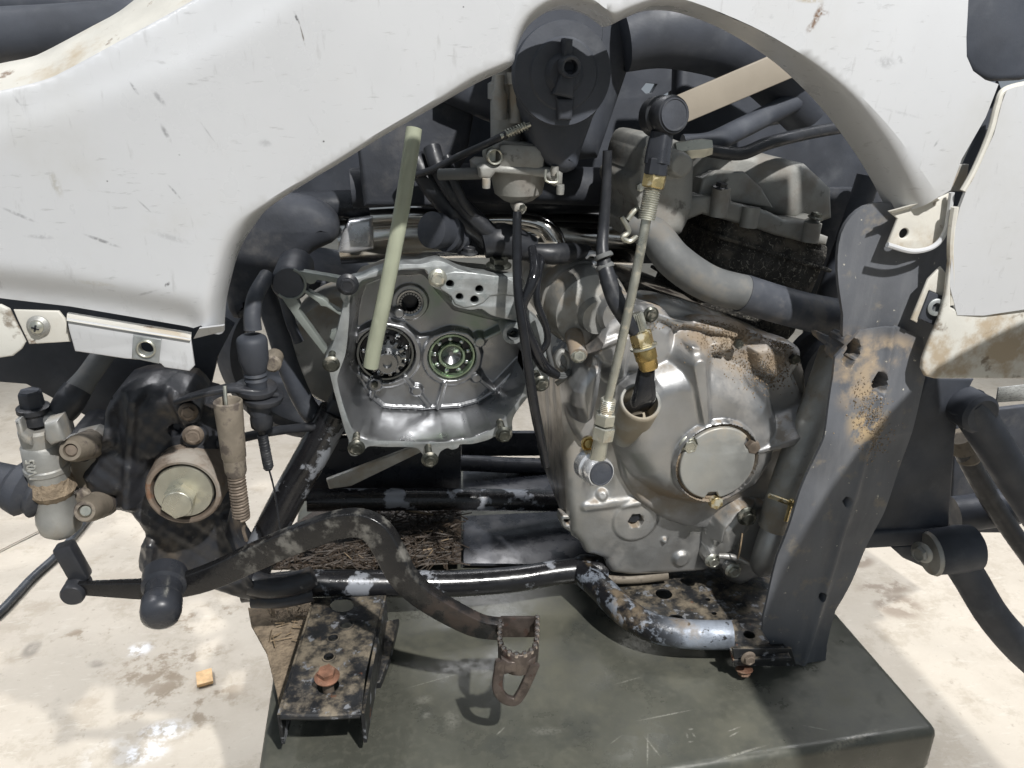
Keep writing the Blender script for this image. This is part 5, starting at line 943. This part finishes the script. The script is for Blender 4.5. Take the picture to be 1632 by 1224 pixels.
obj('clamp_saddle', tube([P(400, 928, -.02), P(430, 935, -.022), P(470, 930, -.022), P(500, 918, -.02)], [.013, .0125, .0125, .011], 14), 'worn_black_paint', fr)
obj('clamp_saddle', tube([P(402, 955, -.02), P(450, 955, -.024), P(498, 945, -.02)], [.009, .009, .009], 12), 'worn_black_paint', fr)
rb = bpy.data.objects.new('loose_bolt', None); COL.objects.link(rb); rb.location = PZ(523, 1092, Zb-.01)
rb['label'] = 'rusty hex bolt standing in the end hole of the footrest bracket'; rb['category'] = 'bolt'
pz = PZ(523, 1092, Zb); s_ = scale_at(pz)
obj('shank', lathe(pz-ZA*.022, (0, -.05, 1), [(0, 9*s_), (.034, 9*s_)], 20), 'rusty_bolt_head', rb)
rbm = bolt_mesh('bolt_head', True, 0, False); place('head', rbm, 'rust', at_axis(pz+Vector((0, -.001, .010)), (0, -.05, 1), 14.5*s_, .3), rb)
# ------------------------------------------------------------------ mud flap on the right
def flap_h(X, Z):
    a, b = xz1(1400, 560, -.13), xz1(1255, 1060, -.13); d, t = seg_d(X, Z, a, b)
    sx = X-np.interp(Z, [b[1], a[1]], [b[0], a[0]])
    h = .014*np.cos(np.clip(sx/.075, -1.4, 1.4)) + .004*np.exp(-(np.abs(sx-.010)/.004)**2) - .10*np.maximum(0, Z-.26)
    for px, py, r in ((1358, 575, 9), (1402, 612, 11), (1345, 795, 5), (1306, 946, 5), (1366, 560, 10)):
        c_ = xz1(px, py, -.135); dd = np.hypot(X-c_[0], (Z-c_[1])*.62); h -= .03*sstep(dd, r*spx, r*spx*.88)
    return h + .0015*np.sin(Z*60+X*20)*np.sin(X*45)
flap_px = [(1352, 548), (1372, 528), (1430, 520), (1474, 540), (1478, 590), (1462, 640), (1440, 710), (1402, 812), (1360, 900), (1325, 965), (1312, 1020), (1306, 1075), (1298, 1080), (1290, 1066), (1270, 1072), (1240, 1045), (1210, 1000), (1212, 975), (1235, 880), (1270, 780), (1306, 690), (1328, 600), (1332, 570)]
flap = obj('mud_flap', solid(field(xz(flap_px, -.13), .0018, flap_h, -.125), .003), 'flap_plastic', Q, 'long grey plastic mud flap splashed with dried mud', ang=70)
ug = [(1340, 372), (1365, 335), (1400, 322), (1440, 326), (1530, 330), (1540, 420), (1510, 540), (1478, 580), (1440, 560), (1350, 545), (1342, 500), (1334, 430)]
obj('upper_guard', solid(field([(p.x, p.y) for p in cr([Vector((a, b, 0)) for a, b in xz(ug, -.115)], 3, True)], .005, lambda X, Z: .006*np.sin((X-.35)*18)+.005*np.exp(-((X-P(1440, 450, -.115).x)/.02)**2), -.112), .004), 'flap_plastic', Q, 'dusty black guard behind the white tab', ang=70)
mdv = MB()
for k in range(520):
    cxp, cyp = random.choice([(1378, 655), (1385, 690), (1372, 640), (1390, 665)]); x, y = random.gauss(cxp, 13), random.gauss(cyp, 22)
    pp = P(x, y, -.13); yy = -.125-float(flap_h(np.array([pp.x]), np.array([pp.z]))[0]); s__ = random.uniform(.0004, .0013); mdv.add(box((pp.x, yy, pp.z), s__, s__*.8, s__*1.2, 0, Matrix.Rotation(random.random()*3, 3, 'Y') @ Matrix.Rotation(random.random()*3, 3, 'X')))
obj('dried_mud', mdv, 'mud_dry', flap, kind='stuff')
# fluffy dirt on the magneto cover
mdv = MB()
for k in range(2600):
    (x, y), sx_, sy_ = random.choice([((1180, 530), 38, 12), ((1150, 545), 30, 12), ((1215, 580), 30, 10), ((1250, 548), 15, 8), ((1120, 512), 40, 6), ((1225, 600), 26, 12), ((925, 548), 10, 8)]); x, y = random.gauss(x, sx_), random.gauss(y, sy_)
    pp = P(x, y, YM-.015); X1, Z1 = np.array([pp.x]), np.array([pp.z])
    if poly_sd(X1, Z1, CV)[0] > -.002: continue
    yy = YM-float(cov_h(X1, Z1)[0])
    if yy < YM-.036: continue
    s__ = random.uniform(.0004, .0013); mdv.add(box((pp.x, yy-s__*.3, pp.z), s__, s__, s__*.8, 0, Matrix.Rotation(random.random()*3, 3, 'Y') @ Matrix.Rotation(random.random()*3, 3, 'X')))
obj('dried_mud', mdv, 'mud_dry', engine, kind='stuff')
# ------------------------------------------------------------------ front suspension, right edge
obj('frame_side', plate([(1478, 600), (1555, 604), (1530, 650), (1524, 700), (1514, 845), (1366, 850), (1400, 790), (1440, 700), (1470, 620)], -.03, .02, .004), 'black_plastic', Q, 'black frame side plate beside the mud flap')
obj('frame_sill', plate([(1350, 850), (1515, 843), (1512, 868), (1345, 878)], -.035, .03, .004), 'black_plastic', Q)
obj('shock_tube', tube([P(1540, 640, -.04), P(1600, 735, -.05), P(1680, 860, -.06)], .020, 20, 2), 'black_plastic', Q, 'black suspension strut under the front panel')
obj('strut_end', lathe(P(1552, 655, -.045), (0, -1, 0), [(-.02, .022), (.010, .022), (.014, .018)], 28), 'black_plastic', Q)
obj('inner_link', tube([P(1535, 715, .02), P(1580, 800, .02), P(1650, 900, .0)], .012, 16, 2), 'rubber', Q)
obj('link_boot', lathe(P(1530, 695, .02), P(1560, 760, .02)-P(1530, 695, .02), [(0, .014), (.02, .017), (.024, .012), (.036, .015), (.05, .006)], 20), 'tan_sleeve', Q)
obj('axle_tube', tube([P(1520, 820, .06), P(1580, 812, .05), P(1680, 790, .04)], .024, 20, 2), 'black_plastic', Q)
obj('skirt', plate([(1525, 660), (1700, 640), (1700, 800), (1600, 850), (1515, 850)], .12, .01, .003), 'dusty_dark', Q)
aa = obj('control_arm', tube([P(1515, 872, -.05), P(1545, 920, -.06), P(1585, 985, -.075), P(1640, 1045, -.09), P(1720, 1110, -.10)], [.019, .019, .019, .020, .020], 22), 'black_plastic', Q, 'black lower control arm at the right edge')
obj('arm_bush', lathe(P(1490, 880, -.05), (1, -.1, .1), [(-.006, .022), (0, .026), (.030, .028), (.046, .026), (.05, .02)], 32), 'black_plastic', aa)
obj('bush_flange', lathe(P(1487, 882, -.05), (1, -.1, .1), [(-.006, .024), (-.002, .026), (0, .024)], 28), 'grimy_aluminium', aa)
bolt(1470, 880, -.06, 13, 'grimy_aluminium', aa, axis=(-1, -.4, -.1), name='arm_bolt')
obj('arm_tab', plate([(1420, 872), (1500, 868), (1505, 905), (1480, 908), (1440, 890)], -.035, .008, .002), 'black_plastic', aa)
obj('sticker', plate([(1592, 618), (1700, 606), (1700, 634), (1588, 642)], -.05, .002, .0005), 'sticker', Q)
# ------------------------------------------------------------------ loose stuff
wc = PZ(326, 1080, fl+.006); obj_w = obj('wood_chip', box(wc, .026, .034, .006, .0008, Matrix.Rotation(R(14), 3, 'Z')), 'wood'); obj_w['label'] = 'small pale wood chip lying on the concrete floor'; obj_w['category'] = 'wood chip'
cbp = [PZ(-60, 1025, fl+.009), PZ(0, 975, fl+.009), PZ(50, 922, fl+.009), PZ(100, 875, fl+.009), PZ(160, 800, fl+.009)]
oc = obj('cable', tube(cbp, .0085, 14), 'cable_black'); oc['label'] = 'thin black cable lying across the concrete at the left edge'; oc['category'] = 'cable'
def scatter(name, m_, n, fn, parent, lmin, lmax, r):
    g = MB()
    for k in range(n):
        a_ = fn(); th = random.random()*math.pi*2; l_ = random.uniform(lmin, lmax); g.add(tube([a_, a_+Vector((math.cos(th)*l_, math.sin(th)*l_, random.uniform(-.1, .25)*l_))], r*random.uniform(.6, 1.4), 4, 0))
    return obj(name, g, m_, parent, kind='stuff')
def on(z, x0, x1, y0, y1): return lambda: PZ(random.uniform(x0, x1), random.uniform(y0, y1), z)
scatter('wet_straw', 'wet_debris', 500, on(.024, 560, 730, 805, 900), Q, .006, .03, .0009)
scatter('wet_straw', 'wet_debris', 260, on(.024, 430, 600, 865, 905), Q, .006, .025, .0009)
scatter('dry_straw', 'straw', 24, on(.026, 560, 730, 800, 895), Q, .004, .02, .0007)
scatter('dry_straw', 'straw', 26, on(.016, 430, 490, 975, 1020), Q, .006, .022, .0007)
for a_, b_ in (((632, 806), (685, 808)), ((640, 812), (690, 820)), ((655, 805), (690, 806))): obj('straw', tube([PZ(*a_, .03), PZ(*b_, .032)], .0014, 6, 1), 'straw', Q)

# added flare, out of view to the right, shaped to shade the table end
ff = []; ns, nu = 14, 12
for i in range(ns+1):
    for j in range(nu+1):
        u, v_ = i/ns, j/nu; x0 = .392+(1-v_)**3*.10+max(0, v_-.8)**2*1.2; X_ = x0+u*(.80-x0); Y_ = -.26-.26*v_
        ff.append(Vector((X_, Y_, .47-.10*v_**2+.07*math.sin(u*math.pi)-.05*u)))
obj('shade_flare', solid((ff, [(i*(nu+1)+j, (i+1)*(nu+1)+j, (i+1)*(nu+1)+j+1, i*(nu+1)+j+1) for i in range(ns) for j in range(nu)]), .004), 'black_plastic', Q, 'black flare added to shade the table end', ang=60)
